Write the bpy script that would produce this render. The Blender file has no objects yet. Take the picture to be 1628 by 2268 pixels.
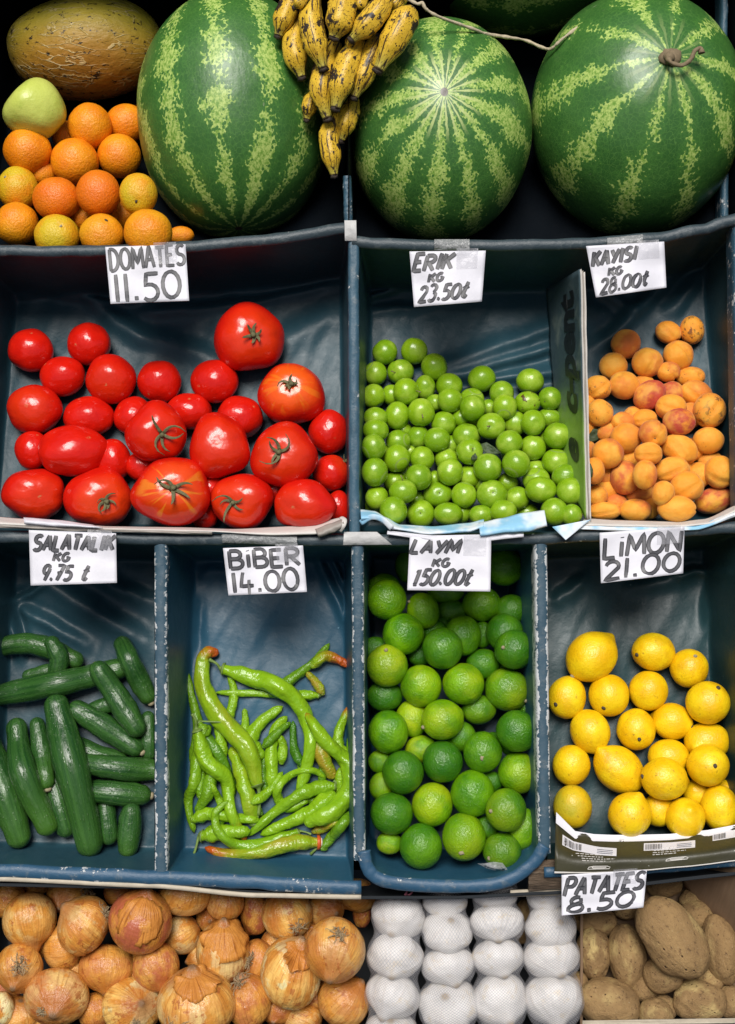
import bpy, bmesh, math, random
from mathutils import Vector, Matrix, noise

random.seed(7)
SC = bpy.context.scene
COL = SC.collection
PI = math.pi

# ------------------------------------------------------------------ camera, light, exposure
PITCH = math.radians(36)            # the camera looks down on the sloping stall
S = 0.0006                          # metres per picture unit on the stall's front plane
D = 1.7                             # camera to front plane
CX, CY = 814.0, 1134.0
U = Vector((1, 0, 0))
V = Vector((0, math.sin(PITCH), math.cos(PITCH)))
W = Vector((0, -math.cos(PITCH), math.sin(PITCH)))
C0 = Vector((0, 0, 0.95))
FR = Matrix(((U.x, V.x, W.x, C0.x), (U.y, V.y, W.y, C0.y), (U.z, V.z, W.z, C0.z), (0, 0, 0, 1)))

cam = bpy.data.cameras.new('camera')
cam.sensor_fit = 'VERTICAL'
cam.angle_y = 2 * math.atan(0.5 * 2268 * S / D)
cam.clip_start = 0.05
cam.clip_end = 200
cam_ob = bpy.data.objects.new('camera', cam)
COL.objects.link(cam_ob)
cam_ob.matrix_world = FR @ Matrix.Translation((0, 0, D))
SC.camera = cam_ob

SUN_EL, SUN_AZ = 67, 10             # degrees: height, and how far round to the left of straight behind the camera
world = bpy.data.worlds.new('World')
SC.world = world
world.use_nodes = True
wn = world.node_tree.nodes
sky = wn.new('ShaderNodeTexSky')
sky.sky_type = 'NISHITA'
sky.sun_disc = False
sky.sun_elevation = math.radians(SUN_EL)
sky.sun_rotation = math.radians(180 + SUN_AZ)
sky.air_density = 1.0
sky.dust_density = 4.0
wn['Background'].inputs['Strength'].default_value = 0.05
world.node_tree.links.new(sky.outputs[0], wn['Background'].inputs['Color'])

sun = bpy.data.lights.new('sun', 'SUN')
sun.energy = 3.1
sun.angle = math.radians(27)
sun.color = (1.0, 0.97, 0.93)
sun_ob = bpy.data.objects.new('sun', sun)
COL.objects.link(sun_ob)
to_sun = Vector((-math.sin(math.radians(SUN_AZ)) * math.cos(math.radians(SUN_EL)),
                 -math.cos(math.radians(SUN_AZ)) * math.cos(math.radians(SUN_EL)), math.sin(math.radians(SUN_EL))))
sun_ob.rotation_euler = to_sun.to_track_quat('Z', 'Y').to_euler()
sun_ob.location = to_sun * 5

vs = SC.view_settings
vs.view_transform = 'Standard'
vs.look = 'None'
vs.exposure = 0.2
vs.gamma = 1.0
vs.use_curve_mapping = False
SC.cycles.max_bounces = 6
SC.cycles.diffuse_bounces = 2
SC.cycles.transparent_max_bounces = 12
SC.cycles.caustics_reflective = False
SC.cycles.caustics_refractive = False

# ------------------------------------------------------------------ helpers
def P(x, y, w=0.0):
    """a point of the photograph's layout, at depth w towards the camera, in stall coordinates"""
    k = S * (D - w) / D
    return Vector(((x - CX) * k, (CY - y) * k, w))

def lerp(a, b, t): return a + (b - a) * t
def smooth(a, b, x):
    t = max(0.0, min(1.0, (x - a) / (b - a))); return t * t * (3 - 2 * t)
def poly(pts, x):
    if x <= pts[0][0]: return pts[0][1]
    for (x0, y0), (x1, y1) in zip(pts, pts[1:]):
        if x <= x1:
            t = (x - x0) / (x1 - x0); return lerp(y0, y1, t * t * (3 - 2 * t) * .5 + t * .5)
    return pts[-1][1]
def catmull(pts, m=6):
    pts = [Vector(p) for p in pts]
    if len(pts) < 3: 
        return [pts[0].lerp(pts[-1], i / m) for i in range(m + 1)]
    ext = [pts[0] * 2 - pts[1]] + pts + [pts[-1] * 2 - pts[-2]]
    out = []
    for i in range(1, len(ext) - 2):
        a, b, c, d = ext[i - 1:i + 3]
        for j in range(m):
            t = j / m
            out.append(0.5 * ((2 * b) + (c - a) * t + (2 * a - 5 * b + 4 * c - d) * t * t + (3 * b - a - 3 * c + d) * t ** 3))
    out.append(pts[-1])
    return out

class MB:
    """collects geometry in stall coordinates; loc = a vector stored at each vertex for the materials"""
    def __init__(s): s.v, s.f, s.loc = [], [], []
    def add(s, vs_, fs, loc=None):
        o = len(s.v)
        s.v += [Vector(p) for p in vs_]
        s.f += [tuple(i + o for i in f) for f in fs]
        s.loc += [Vector(p) for p in (loc if loc is not None else vs_)]
    def grid(s, fn, nu, nv, loc=None):
        vs_, lo, fs = [], [], []
        for j in range(nv + 1):
            for i in range(nu + 1):
                a, b = i / nu, j / nv
                vs_.append(fn(a, b)); lo.append(loc(a, b) if loc else (a, b, 0))
        for j in range(nv):
            for i in range(nu):
                k = j * (nu + 1) + i
                fs.append((k, k + 1, k + nu + 2, k + nu + 1))
        s.add(vs_, fs, lo)
    def box(s, lo, hi):
        x0, y0, z0 = lo; x1, y1, z1 = hi
        s.add([(x0, y0, z0), (x1, y0, z0), (x1, y1, z0), (x0, y1, z0), (x0, y0, z1), (x1, y0, z1), (x1, y1, z1), (x0, y1, z1)],
              [(0, 3, 2, 1), (4, 5, 6, 7), (0, 1, 5, 4), (1, 2, 6, 5), (2, 3, 7, 6), (3, 0, 4, 7)])
    def tube(s, pts, rad, n=12, flat=1.0, wob=0.0, seed=0, ridge=0, ridge_amp=0.0, closed_ends=True):
        """a swept tube: pts = points along it, rad = radius at each; loc = (cos, sin, t)"""
        m = len(pts)
        if not hasattr(rad, '__len__'): rad = [rad] * m
        tan = [(pts[min(i + 1, m - 1)] - pts[max(i - 1, 0)]).normalized() for i in range(m)]
        ref = Vector((0, 0, 1)) if abs(tan[0].z) < .9 else Vector((1, 0, 0))
        nrm = (ref - tan[0] * ref.dot(tan[0])).normalized()
        vs_, lo, fs = [], [], []
        for i in range(m):
            nrm = (nrm - tan[i] * nrm.dot(tan[i])).normalized()
            bi = tan[i].cross(nrm)
            for k in range(n):
                a = 2 * PI * k / n
                r = rad[i]
                if ridge: r *= 1 + ridge_amp * math.cos(ridge * a)
                if wob: r *= 1 + wob * noise.noise(Vector((math.cos(a) * 1.3 + seed, math.sin(a) * 1.3, i / m * 14)))
                vs_.append(pts[i] + nrm * (r * math.cos(a) * flat) + bi * (r * math.sin(a)))
                lo.append((math.cos(a), math.sin(a), i / (m - 1)))
        for i in range(m - 1):
            for k in range(n):
                k2 = (k + 1) % n
                fs.append((i * n + k, i * n + k2, (i + 1) * n + k2, (i + 1) * n + k))
        if closed_ends:
            vs_.append(pts[0]); lo.append((0, 0, 0)); vs_.append(pts[-1]); lo.append((0, 0, 1))
            for k in range(n):
                k2 = (k + 1) % n
                fs.append((m * n, k2, k)); fs.append((m * n + 1, (m - 1) * n + k, (m - 1) * n + k2))
        s.add(vs_, fs, lo)
    def build(s, name, mat, parent=None, origin=None, flat=False, solid=0.0):
        """link the collected geometry as one mesh object; a child uses its parent's origin"""
        if parent is not None: origin = Vector(parent['_o'])
        elif origin is None:
            origin = Vector((0, 0, 0))
            for p in s.v: origin += p
            origin /= max(1, len(s.v))
        me = bpy.data.meshes.new(name)
        me.from_pydata([p - origin for p in s.v], [], s.f)
        at = me.attributes.new('loc', 'FLOAT_VECTOR', 'POINT')
        at.data.foreach_set('vector', [c for p in s.loc for c in p])
        if not flat:
            me.polygons.foreach_set('use_smooth', [True] * len(me.polygons))
        me.materials.append(mat)
        o = bpy.data.objects.new(name, me)
        COL.objects.link(o)
        if parent is not None: o.parent = parent
        else: o.matrix_world = FR @ Matrix.Translation(origin)
        o['_o'] = list(origin)
        if solid:
            md = o.modifiers.new('thickness', 'SOLIDIFY'); md.thickness = solid; md.offset = 0
        return o

def root(name, origin):
    o = bpy.data.objects.new(name, None)
    o.empty_display_size = 0.05
    COL.objects.link(o)
    o.matrix_world = FR @ Matrix.Translation(Vector(origin))
    o['_o'] = list(origin)
    return o
def tag(o, label, cat, group=None, kind=None):
    if label: o['label'] = label
    if cat: o['category'] = cat
    if group: o['group'] = group
    if kind: o['kind'] = kind
    return o

# ------------------------------------------------------------------ material helper
class M:
    def __init__(s, name, rough=0.5, spec=0.5):
        s.mat = bpy.data.materials.new(name); s.mat.use_nodes = True
        s.t = s.mat.node_tree; s.b = s.t.nodes['Principled BSDF']
        s.b.inputs['Roughness'].default_value = rough
        s.b.inputs['Specular IOR Level'].default_value = spec
        s._loc = s._oi = None
    def put(s, sock, val):
        if isinstance(val, bpy.types.NodeSocket): s.t.links.new(val, sock)
        elif isinstance(val, (tuple, list)) and len(val) == 3 and sock.type == 'RGBA': sock.default_value = (*val, 1)
        else: sock.default_value = val
    def loc(s):
        if not s._loc:
            n = s.t.nodes.new('ShaderNodeAttribute'); n.attribute_name = 'loc'; s._loc = n.outputs['Vector']
        return s._loc
    def obj(s):
        n = s.t.nodes.new('ShaderNodeTexCoord'); return n.outputs['Object']
    def oi(s, out):
        if not s._oi: s._oi = s.t.nodes.new('ShaderNodeObjectInfo')
        return s._oi.outputs[out]
    def col(s, ch):
        n = s.t.nodes.new('ShaderNodeSeparateColor'); s.put(n.inputs[0], s.oi('Color')); return n.outputs[ch]
    def xyz(s, v):
        n = s.t.nodes.new('ShaderNodeSeparateXYZ'); s.put(n.inputs[0], v); return n.outputs
    def comb(s, x, y, z):
        n = s.t.nodes.new('ShaderNodeCombineXYZ')
        for i, q in enumerate((x, y, z)): s.put(n.inputs[i], q)
        return n.outputs[0]
    def m(s, op, a, b=0.0, c=0.0, clamp=False):
        n = s.t.nodes.new('ShaderNodeMath'); n.operation = op; n.use_clamp = clamp
        s.put(n.inputs[0], a); s.put(n.inputs[1], b); s.put(n.inputs[2], c)
        return n.outputs[0]
    def vm(s, op, a, b):
        n = s.t.nodes.new('ShaderNodeVectorMath'); n.operation = op
        s.put(n.inputs[0], a); s.put(n.inputs[1], b); return n.outputs[0]
    def seedv(s, v):
        """shift a pattern by a different amount on every object"""
        r = s.m('MULTIPLY', s.oi('Random'), 37.0)
        return s.vm('ADD', v, s.comb(r, s.m('MULTIPLY', r, 1.7), s.m('MULTIPLY', r, .6)))
    def noise(s, v, scale, detail=3, rough=.55, dist=0.0):
        n = s.t.nodes.new('ShaderNodeTexNoise'); s.put(n.inputs['Vector'], v)
        n.inputs['Scale'].default_value = scale; n.inputs['Detail'].default_value = detail
        n.inputs['Roughness'].default_value = rough; n.inputs['Distortion'].default_value = dist
        return n.outputs[0]
    def vor(s, v, scale, feature='F1'):
        n = s.t.nodes.new('ShaderNodeTexVoronoi'); n.feature = feature
        s.put(n.inputs['Vector'], v); n.inputs['Scale'].default_value = scale
        return n.outputs['Distance']
    def step(s, x, a, b):
        n = s.t.nodes.new('ShaderNodeMapRange'); n.interpolation_type = 'SMOOTHSTEP'
        s.put(n.inputs[0], x); s.put(n.inputs[1], a); s.put(n.inputs[2], b); return n.outputs[0]
    def mix(s, f, a, b):
        n = s.t.nodes.new('ShaderNodeMix'); n.data_type = 'RGBA'
        s.put(n.inputs[0], f); s.put(n.inputs[6], a); s.put(n.inputs[7], b); return n.outputs[2]
    def ramp(s, f, stops):
        n = s.t.nodes.new('ShaderNodeValToRGB'); s.put(n.inputs[0], f)
        e = n.color_ramp.elements
        while len(e) < len(stops): e.new(.5)
        for k, (p, c) in enumerate(stops): e[k].position = p; e[k].color = (*c, 1)
        return n.outputs[0]
    def base(s, c): s.put(s.b.inputs['Base Color'], c)
    def rough(s, c): s.put(s.b.inputs['Roughness'], c)
    def bump(s, h, dist=.001, strength=1.0):
        n = s.t.nodes.new('ShaderNodeBump'); s.put(n.inputs['Height'], h)
        n.inputs['Distance'].default_value = dist; n.inputs['Strength'].default_value = strength
        s.t.links.new(n.outputs[0], s.b.inputs['Normal'])
    def coat(s, w, r):
        s.b.inputs['Coat Weight'].default_value = w; s.b.inputs['Coat Roughness'].default_value = r

def plain(name, c, rough=.6, var=.25, scale=60, bump=.0004):
    k = M(name, rough); n = k.noise(k.obj(), scale, 5)
    d = tuple(x * (1 - var) for x in c); l = tuple(min(1, x * (1 + var)) for x in c)
    k.base(k.mix(n, d, l)); k.bump(n, bump); return k.mat

def merid(k, around=6.0, along=.6):
    """coordinates stretched along the meridians, so noise turns into streaks from pole to pole"""
    x, y, z = k.xyz(k.loc())
    r = k.m('SQRT', k.m('ADD', k.m('ADD', k.m('MULTIPLY', x, x), k.m('MULTIPLY', y, y)), .002))
    v = k.comb(k.m('MULTIPLY', k.m('DIVIDE', x, r), around), k.m('MULTIPLY', k.m('DIVIDE', y, r), around), k.m('MULTIPLY', z, along))
    return k.seedv(v), r

MAT = {}
# tomatoes: obj.color r = orange amount, g = yellow shoulder
k = M('tomato_skin', .27); l = k.seedv(k.loc()); z = k.xyz(k.loc())[2]
c = k.mix(k.noise(l, 1.6, 3), (.50, .006, .004), (.76, .016, .004))
c = k.mix(k.m('MULTIPLY', k.step(z, .35, .95), k.m('ADD', k.col(0), .10)), c, (.86, .12, .010))
mv, r = merid(k, 2.2, .8)
streak = k.m('MULTIPLY', k.m('MULTIPLY', k.step(k.noise(mv, 1.2, 2), .52, .6), k.step(z, .35, .7)), k.col(1))
c = k.mix(streak, c, (.78, .33, .02))
scar = k.m('MULTIPLY', k.step(r, .11, .03), k.step(k.noise(l, 14, 4), .40, .6))
c = k.mix(scar, c, (.50, .22, .09))
c = k.mix(k.step(k.vor(l, 9), .045, .025), c, (.55, .10, .05))
k.base(c); k.rough(k.m('ADD', k.m('MULTIPLY', k.noise(l, 5, 4), .14), .15)); k.bump(k.noise(l, 2.6, 2), .004, .30)
MAT['tomato'] = k.mat
MAT['calyx'] = plain('dried_calyx', (.135, .125, .055), .8, .8, 300)
MAT['stem'] = plain('woody_stem', (.20, .15, .085), .8, .5, 200)
MAT['button'] = plain('stem_button', (.33, .28, .17), .8, .5, 300)
MAT['dark_button'] = plain('dark_stem_button', (.06, .045, .03), .8, .6, 300)

# green plums
k = M('plum_skin', .22); l = k.seedv(k.loc()); z = k.xyz(k.loc())[2]
c = k.mix(k.noise(l, 1.5, 3), (.16, .32, .006), (.34, .54, .014))
c = k.mix(k.m('MULTIPLY', k.oi('Random'), .85), c, (.15, .31, .006))
c = k.mix(k.step(k.noise(l, 9, 5, .7), .62, .8), c, (.34, .50, .08))
c = k.mix(k.m('MULTIPLY', k.step(k.noise(l, .9, 3), .45, .7), .55), c, (.44, .60, .07))
c = k.mix(k.step(k.vor(l, 3.1), .055, .03), c, (.20, .15, .04))
c = k.mix(k.m('MULTIPLY', k.step(k.noise(l, 2.2, 4), .56, .66), k.col(0)), c, (.09, .05, .014))
c = k.mix(k.step(k.m('ABSOLUTE', k.m('SUBTRACT', z, -.86)), .045, .02), c, (.24, .36, .06))
k.base(c); k.rough(k.m('ADD', k.m('MULTIPLY', k.noise(l, 6, 4), .2), .16)); k.bump(k.noise(l, 8, 3), .001, .3); k.coat(.15, .1)
MAT['plum'] = k.mat

# apricots: r = blush, g = bruise
k = M('apricot_skin', .55, .35); l = k.seedv(k.loc())
c = k.mix(k.noise(l, 1.4, 3), (.86, .27, .012), (.95, .45, .045))
c = k.mix(k.m('MULTIPLY', k.oi('Random'), .45), c, (.88, .29, .015))
x, y, z = k.xyz(k.loc())
strong = k.step(k.col(0), .64, .72)
bl = k.m('MULTIPLY', k.step(k.m('ADD', k.m('MULTIPLY', y, k.m('SUBTRACT', .45, k.m('MULTIPLY', strong, .25))), k.m('ADD', k.noise(l, 1.5, 5, .65), k.m('MULTIPLY', strong, .30))), .42, .80), k.col(0))
c = k.mix(bl, c, (.52, .055, .035))
c = k.mix(k.m('MULTIPLY', k.step(k.m('ADD', k.noise(l, 2.6, 5, .65), k.m('MULTIPLY', k.col(1), .08)), .62, .69), k.m('ADD', k.col(1), .22), clamp=True), c, (.27, .09, .018))
c = k.mix(k.m('MULTIPLY', k.step(k.noise(l, .9, 3), .42, .7), .6), c, (.95, .52, .075))
c = k.mix(k.step(k.vor(l, 7), .075, .04), c, (.38, .12, .03))
k.base(c); k.rough(.44); k.bump(k.m('ADD', k.noise(l, 25, 4), k.noise(l, 4, 3)), .0018, .5); k.b.inputs['Sheen Weight'].default_value = .12
MAT['apricot'] = k.mat

# citrus
def citrus(name, ca, cb, cc, deep, rough, pit, spots):
    k = M(name, rough); l = k.seedv(k.loc()); z = k.xyz(k.loc())[2]
    c = k.mix(k.step(k.noise(l, 1.0, 2), .30, .72), ca, cb)
    c = k.mix(k.m('MULTIPLY', k.m('ADD', k.m('MULTIPLY', k.step(k.noise(l, .8, 2), .38, .68), .6), k.m('ADD', k.m('MULTIPLY', k.step(z, .0, .9), .4), .15)), k.col(0), clamp=True), c, cc)
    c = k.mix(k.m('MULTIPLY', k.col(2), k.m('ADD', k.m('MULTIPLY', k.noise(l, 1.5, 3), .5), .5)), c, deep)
    pore = k.vor(l, pit)
    c = k.mix(k.m('MULTIPLY', k.step(pore, .28, .05), .35), c, tuple(q * .55 for q in ca))
    if spots:
        c = k.mix(k.m('MULTIPLY', k.step(k.noise(l, 4.5, 6, .7), .60, .70), k.m('ADD', k.m('MULTIPLY', k.col(1), 1.1), .2), clamp=True), c, (.24, .11, .012))
        c = k.mix(k.m('MULTIPLY', k.step(k.noise(l, 1.3, 5, .65), .48, .66), k.m('MULTIPLY', k.col(1), .65)), c, (.62, .33, .006))
        c = k.mix(k.m('MULTIPLY', k.step(k.vor(l, 6), .10, .06), k.m('ADD', k.col(1), .15)), c, (.12, .05, .012))
    k.base(c)
    h = k.m('ADD', k.m('MULTIPLY', k.step(pore, 0, .4), .5), k.m('MULTIPLY', k.noise(l, pit * .45, 3), 1.1))
    k.bump(h, .0024, .32 if spots else .55)
    k.rough(k.m('ADD', k.m('MULTIPLY', k.noise(l, 8, 3), .18), rough - .08))
    return k.mat
MAT['lime'] = citrus('lime_peel', (.055, .22, .003), (.17, .41, .003), (.42, .54, .008), (.018, .125, .007), .22, 20, False)
MAT['lemon'] = citrus('lemon_peel', (.84, .49, .003), (.95, .68, .010), (.50, .42, .02), (.7, .4, .01), .36, 16, True)
MAT['orange'] = citrus('orange_peel', (.84, .23, .003), (.92, .34, .005), (.66, .50, .016), (.80, .15, .004), .40, 20, False)
k = M('apple_skin', .36, .4); l = k.seedv(k.loc())
c = k.mix(k.noise(l, 1.3, 3), (.47, .56, .08), (.66, .71, .17))
c = k.mix(k.step(k.vor(l, 9), .06, .03), c, (.62, .70, .30))
c = k.mix(k.m('MULTIPLY', k.step(k.noise(l, 2.2, 5, .65), .52, .72), .5), c, (.36, .48, .06)); c = k.mix(k.step(k.vor(l, 2.3), .05, .02), c, (.25, .17, .06))
k.base(c); k.rough(k.m('ADD', k.m('MULTIPLY', k.noise(l, 5, 4), .2), .24)); k.bump(k.noise(l, 2.5, 3), .004, .4); MAT['apple'] = k.mat

# watermelons
def watermelon(name, n, width, mottle, light=(.46, .60, .16), ring=0.0):
    k = M(name, .33)
    l = k.loc(); x, y, z = k.xyz(l)
    phi = k.m('ARCTAN2', y, x)
    wob = k.m('MULTIPLY', k.m('SUBTRACT', k.noise(l, 1.5, 2), .5), .45)
    wob2 = k.m('ADD', k.m('MULTIPLY', k.m('SUBTRACT', k.noise(l, 8, 3), .5), .30), k.m('MULTIPLY', k.m('SUBTRACT', k.noise(l, 26, 3), .5), .34))
    sv = k.m('ADD', k.m('ADD', k.m('MULTIPLY', phi, n / (2 * PI)), wob), wob2)
    cell = k.m('FLOOR', sv)
    tri = k.m('ABSOLUTE', k.m('SUBTRACT', k.m('SUBTRACT', sv, cell), .5))
    jag = k.m('ADD', k.m('SUBTRACT', k.noise(l, 9, 5, .8), .5), k.m('MULTIPLY', k.m('SUBTRACT', k.vor(l, 34), .42), .55))
    along = k.m('MULTIPLY', k.m('SUBTRACT', k.noise(k.comb(k.m('MULTIPLY', cell, 7.3), z, 0.0), 3.6, 3), .50), .85)
    band = k.m('ADD', k.m('ADD', k.m('SUBTRACT', width, tri), k.m('MULTIPLY', jag, mottle)), along)
    mask = k.step(band, .0, .04)
    vein = k.vor(k.vm('ADD', l, k.comb(k.m('MULTIPLY', k.noise(l, 10, 2), .12), 0.0, 0.0)), 24, 'DISTANCE_TO_EDGE')
    dark = k.mix(k.noise(l, 4, 4), (.022, .094, .020), (.062, .180, .034))
    dark = k.mix(k.m('MULTIPLY', k.step(vein, .075, .0), k.m('ADD', k.m('MULTIPLY', k.noise(l, 2.5, 3), 1.0), .1)), dark, (.095, .23, .045))
    lt = k.mix(k.step(k.noise(l, 34, 4, .7), .38, .60), (.15, .31, .04), light)
    dark = k.mix(k.m('MULTIPLY', k.step(band, -.32, .05), .55), dark, (.070, .21, .035))
    c = k.mix(mask, dark, lt)
    r2 = k.m('ADD', k.m('MULTIPLY', x, x), k.m('MULTIPLY', y, y))
    fine = k.m('ABSOLUTE', k.m('SUBTRACT', k.m('FRACT', k.m('ADD', k.m('MULTIPLY', phi, (n + 11) / (2 * PI)), wob2)), .5))
    rays = k.m('MULTIPLY', k.m('MULTIPLY', k.step(fine, .20, .12), k.m('MULTIPLY', k.step(z, .55, .8), k.step(r2, .20, .04))), ring)
    c = k.mix(rays, c, (.46, .55, .20))
    c = k.mix(k.step(r2, .0022, .0010), c, (.05, .035, .02))
    scr = k.noise(k.vm('MULTIPLY', l, (1.5, 14.0, 3.0)), 2.2, 5, .7)
    c = k.mix(k.m('MULTIPLY', k.step(scr, .69, .75), .55), c, (.36, .38, .26))
    k.base(c)
    k.rough(k.m('ADD', k.m('MULTIPLY', k.noise(l, 5, 4), .28), .22))
    k.bump(k.noise(l, 14, 4), .0016, .35)
    return k.mat

# long melon
k = M('melon_rind', .5); mv, r = merid(k, 4.2, 1.5); l = k.loc()
c = k.mix(k.noise(l, 1.6, 4), (.20, .20, .014), (.64, .49, .05))
c = k.mix(k.step(k.xyz(l)[1], .2, -.9), c, (.38, .17, .02))
net = k.step(k.vor(k.vm('ADD', mv, k.comb(k.m('MULTIPLY', k.noise(l, 5, 3), .9), 0.0, 0.0)), 1.6, 'DISTANCE_TO_EDGE'), .05, .01)
net = k.m('MULTIPLY', net, k.step(k.noise(l, 2.2, 3), .40, .62))
c = k.mix(k.m('MULTIPLY', net, .9), c, (.66, .52, .24))
spot = k.step(k.noise(l, 9, 6, .75), .585, .61)
c = k.mix(spot, c, (.025, .016, .008))
c = k.mix(k.step(k.noise(k.vm('ADD', l, (5.0, 2.0, 1.0)), 3.2, 6, .7), .70, .74), c, (.60, .50, .32))
k.base(c); k.bump(k.m('ADD', k.m('MULTIPLY', net, .8), k.noise(l, 7, 4)), .004, .6)
MAT['melon'] = k.mat

# bananas: loc = (cos, sin, t)
k = M('banana_peel', .42); l = k.seedv(k.loc()); x, y, z = k.xyz(k.loc())
lv = k.seedv(k.comb(x, y, k.m('MULTIPLY', z, 4.5)))
c = k.mix(k.noise(lv, 1.3, 3), (.62, .36, .020), (.86, .58, .045))
c = k.mix(k.step(z, .75, .95), c, (.50, .42, .06))
c = k.mix(k.m('MULTIPLY', k.step(k.noise(lv, 2.2, 5, .7), .48, .72), .75), c, (.20, .085, .018))
lines = k.m('MULTIPLY', k.step(k.noise(k.seedv(k.comb(k.m('MULTIPLY', x, 2.4), k.m('MULTIPLY', y, 2.4), k.m('MULTIPLY', z, 1.3))), 1.5, 4, .6), .57, .61), .95)
c = k.mix(lines, c, (.045, .022, .012))
c = k.mix(k.step(k.vor(lv, 4.2), .24, .18), c, (.05, .022, .010))
c = k.mix(k.step(k.vor(k.vm('ADD', lv, (3.0, 1.0, 8.0)), 8), .24, .16), c, (.09, .04, .012))
c = k.mix(k.step(k.noise(lv, 1.1, 5, .65), .555, .59), c, (.03, .02, .014))
c = k.mix(k.m('MAXIMUM', k.step(z, .955, .985), k.step(z, .04, .0)), c, (.035, .022, .014))
k.base(c); k.bump(k.noise(lv, 6, 4), .0015, .5); MAT['banana'] = k.mat
MAT['banana_tip'] = plain('banana_tip', (.035, .024, .016), .8, .6, 300)

# cucumbers and peppers
k = M('cucumber_skin', .33); x, y, z = k.xyz(k.loc())
sv = k.seedv(k.comb(k.m('MULTIPLY', x, 3.4), k.m('MULTIPLY', y, 3.4), k.m('MULTIPLY', z, 1.6)))
pv = k.seedv(k.comb(k.m('MULTIPLY', x, 1.0), k.m('MULTIPLY', y, 1.0), k.m('MULTIPLY', z, 7.0)))
c = k.mix(k.step(k.noise(sv, 1.1, 4, .6), .25, .85), (.011, .054, .011), (.050, .145, .026))
c = k.mix(k.m('MULTIPLY', k.step(z, .45, 1.0), k.col(0)), c, (.075, .19, .018))
c = k.mix(k.step(k.vor(pv, 5.5), .14, .06), c, (.10, .17, .065))
c = k.mix(k.m('MULTIPLY', k.step(k.noise(pv, 2.4, 5, .7), .54, .72), .55), c, (.095, .175, .07))
c = k.mix(k.m('MAXIMUM', k.step(z, .985, 1.0), k.step(z, .02, .0)), c, (.24, .24, .07))
k.base(c); k.bump(k.m('ADD', k.m('MULTIPLY', k.noise(sv, 1.6, 4), .5), k.m('ADD', k.m('MULTIPLY', k.step(k.vor(pv, 5.5), .30, .0), .5), k.noise(pv, 2.2, 4))), .0026, .5)
k.rough(k.m('ADD', k.m('MULTIPLY', k.noise(pv, 3, 3), .2), .18)); MAT['cucumber'] = k.mat
k = M('pepper_skin', .22); x, y, z = k.xyz(k.loc())
pv = k.seedv(k.comb(x, y, k.m('MULTIPLY', z, 7.0)))
c = k.mix(k.noise(pv, 1.1, 3), (.13, .32, .006), (.30, .50, .014))
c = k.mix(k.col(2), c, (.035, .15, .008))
c = k.mix(k.m('MULTIPLY', k.m('ADD', k.step(k.noise(pv, .8, 3), .35, .7), .3), k.col(1)), c, (.34, .26, .02))
tip = k.step(k.m('ADD', z, k.m('MULTIPLY', k.m('SUBTRACT', k.noise(pv, 2, 3), .5), .25)), k.m('SUBTRACT', 1.0, k.col(0)), k.m('SUBTRACT', 1.12, k.m('MULTIPLY', k.col(0), .5)))
c = k.mix(k.m('MULTIPLY', tip, k.step(k.col(0), .0, .05)), c, (.46, .085, .010))
c = k.mix(k.step(z, .05, .015), c, (.30, .40, .12))
k.base(c); k.bump(k.noise(k.seedv(k.comb(x, y, k.m('MULTIPLY', z, 26.0))), 1.2, 3), .0030, .8); MAT['pepper'] = k.mat
MAT['pepper_stem'] = plain('pepper_stem', (.16, .25, .05), .5, .4, 150)
MAT['red_flesh'] = plain('red_cut_end', (.60, .10, .02), .4, .3, 150)
MAT['white_pith'] = plain('white_pith', (.75, .68, .55), .6, .2, 300)

# onions: r = pale, g = red-brown
def onion_mat(name, peel):
    k = M(name, .3); mv, r = merid(k, 2.4, .8); l = k.seedv(k.loc()); z = k.xyz(k.loc())[2]
    fine = k.noise(merid(k, 13, .9)[0], 1.3, 4, .6); mid = k.noise(merid(k, 5, .7)[0], 1.0, 3)
    if peel:
        c = k.mix(k.noise(l, 2.2, 5, .6), (.44, .15, .024), (.76, .35, .07))
        c = k.mix(k.m('MULTIPLY', k.oi('Random'), .4), c, (.50, .17, .05))
    else:
        c = k.mix(k.noise(l, 1.1, 4), (.50, .165, .022), (.80, .38, .065))
        c = k.mix(k.m('MULTIPLY', k.step(k.noise(mv, .8, 4, .6), .40, .62), k.m('ADD', k.col(0), .25)), c, (.88, .55, .15))
        c = k.mix(k.m('MULTIPLY', k.step(k.noise(l, 1.0, 5, .6), .50, .56), k.col(0)), c, (.80, .72, .36))
        c = k.mix(k.m('MULTIPLY', k.step(k.noise(l, 1.4, 5, .6), .38, .62), k.m('ADD', k.col(1), .12), clamp=True), c, (.44, .115, .055))
        c = k.mix(k.m('MULTIPLY', k.step(k.m('ABSOLUTE', z), .55, .98), .7), c, (.40, .125, .022))
        c = k.mix(k.m('MULTIPLY', k.step(k.noise(k.vm('ADD', l, (4.0, 1.0, 2.0)), 1.9, 6, .7), .58, .62), .75), c, (.40, .115, .03))
        c = k.mix(k.step(r, .20, .07), c, (.24, .14, .07))
    c = k.mix(k.m('MULTIPLY', k.step(fine, .48, .68), .75 if peel else .42), c, (.24, .065, .010))
    c = k.mix(k.m('MULTIPLY', k.step(mid, .55, .75), .35), c, (.36, .10, .015))
    k.base(c); k.rough(k.m('ADD', k.m('MULTIPLY', k.noise(l, 3, 4), .24), .13))
    if peel: k.rough(.55); k.b.inputs['Specular IOR Level'].default_value = .2
    k.bump(k.m('ADD', k.m('MULTIPLY', fine, .6), k.m('MULTIPLY', k.noise(l, 2.3, 5, .6), 2.2)), .0035, .5)
    return k.mat
MAT['onion'] = onion_mat('onion_skin', False)
MAT['peel'] = onion_mat('onion_peel', True)
MAT['roots'] = plain('dry_roots', (.34, .25, .14), .9, .5, 300)

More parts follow.
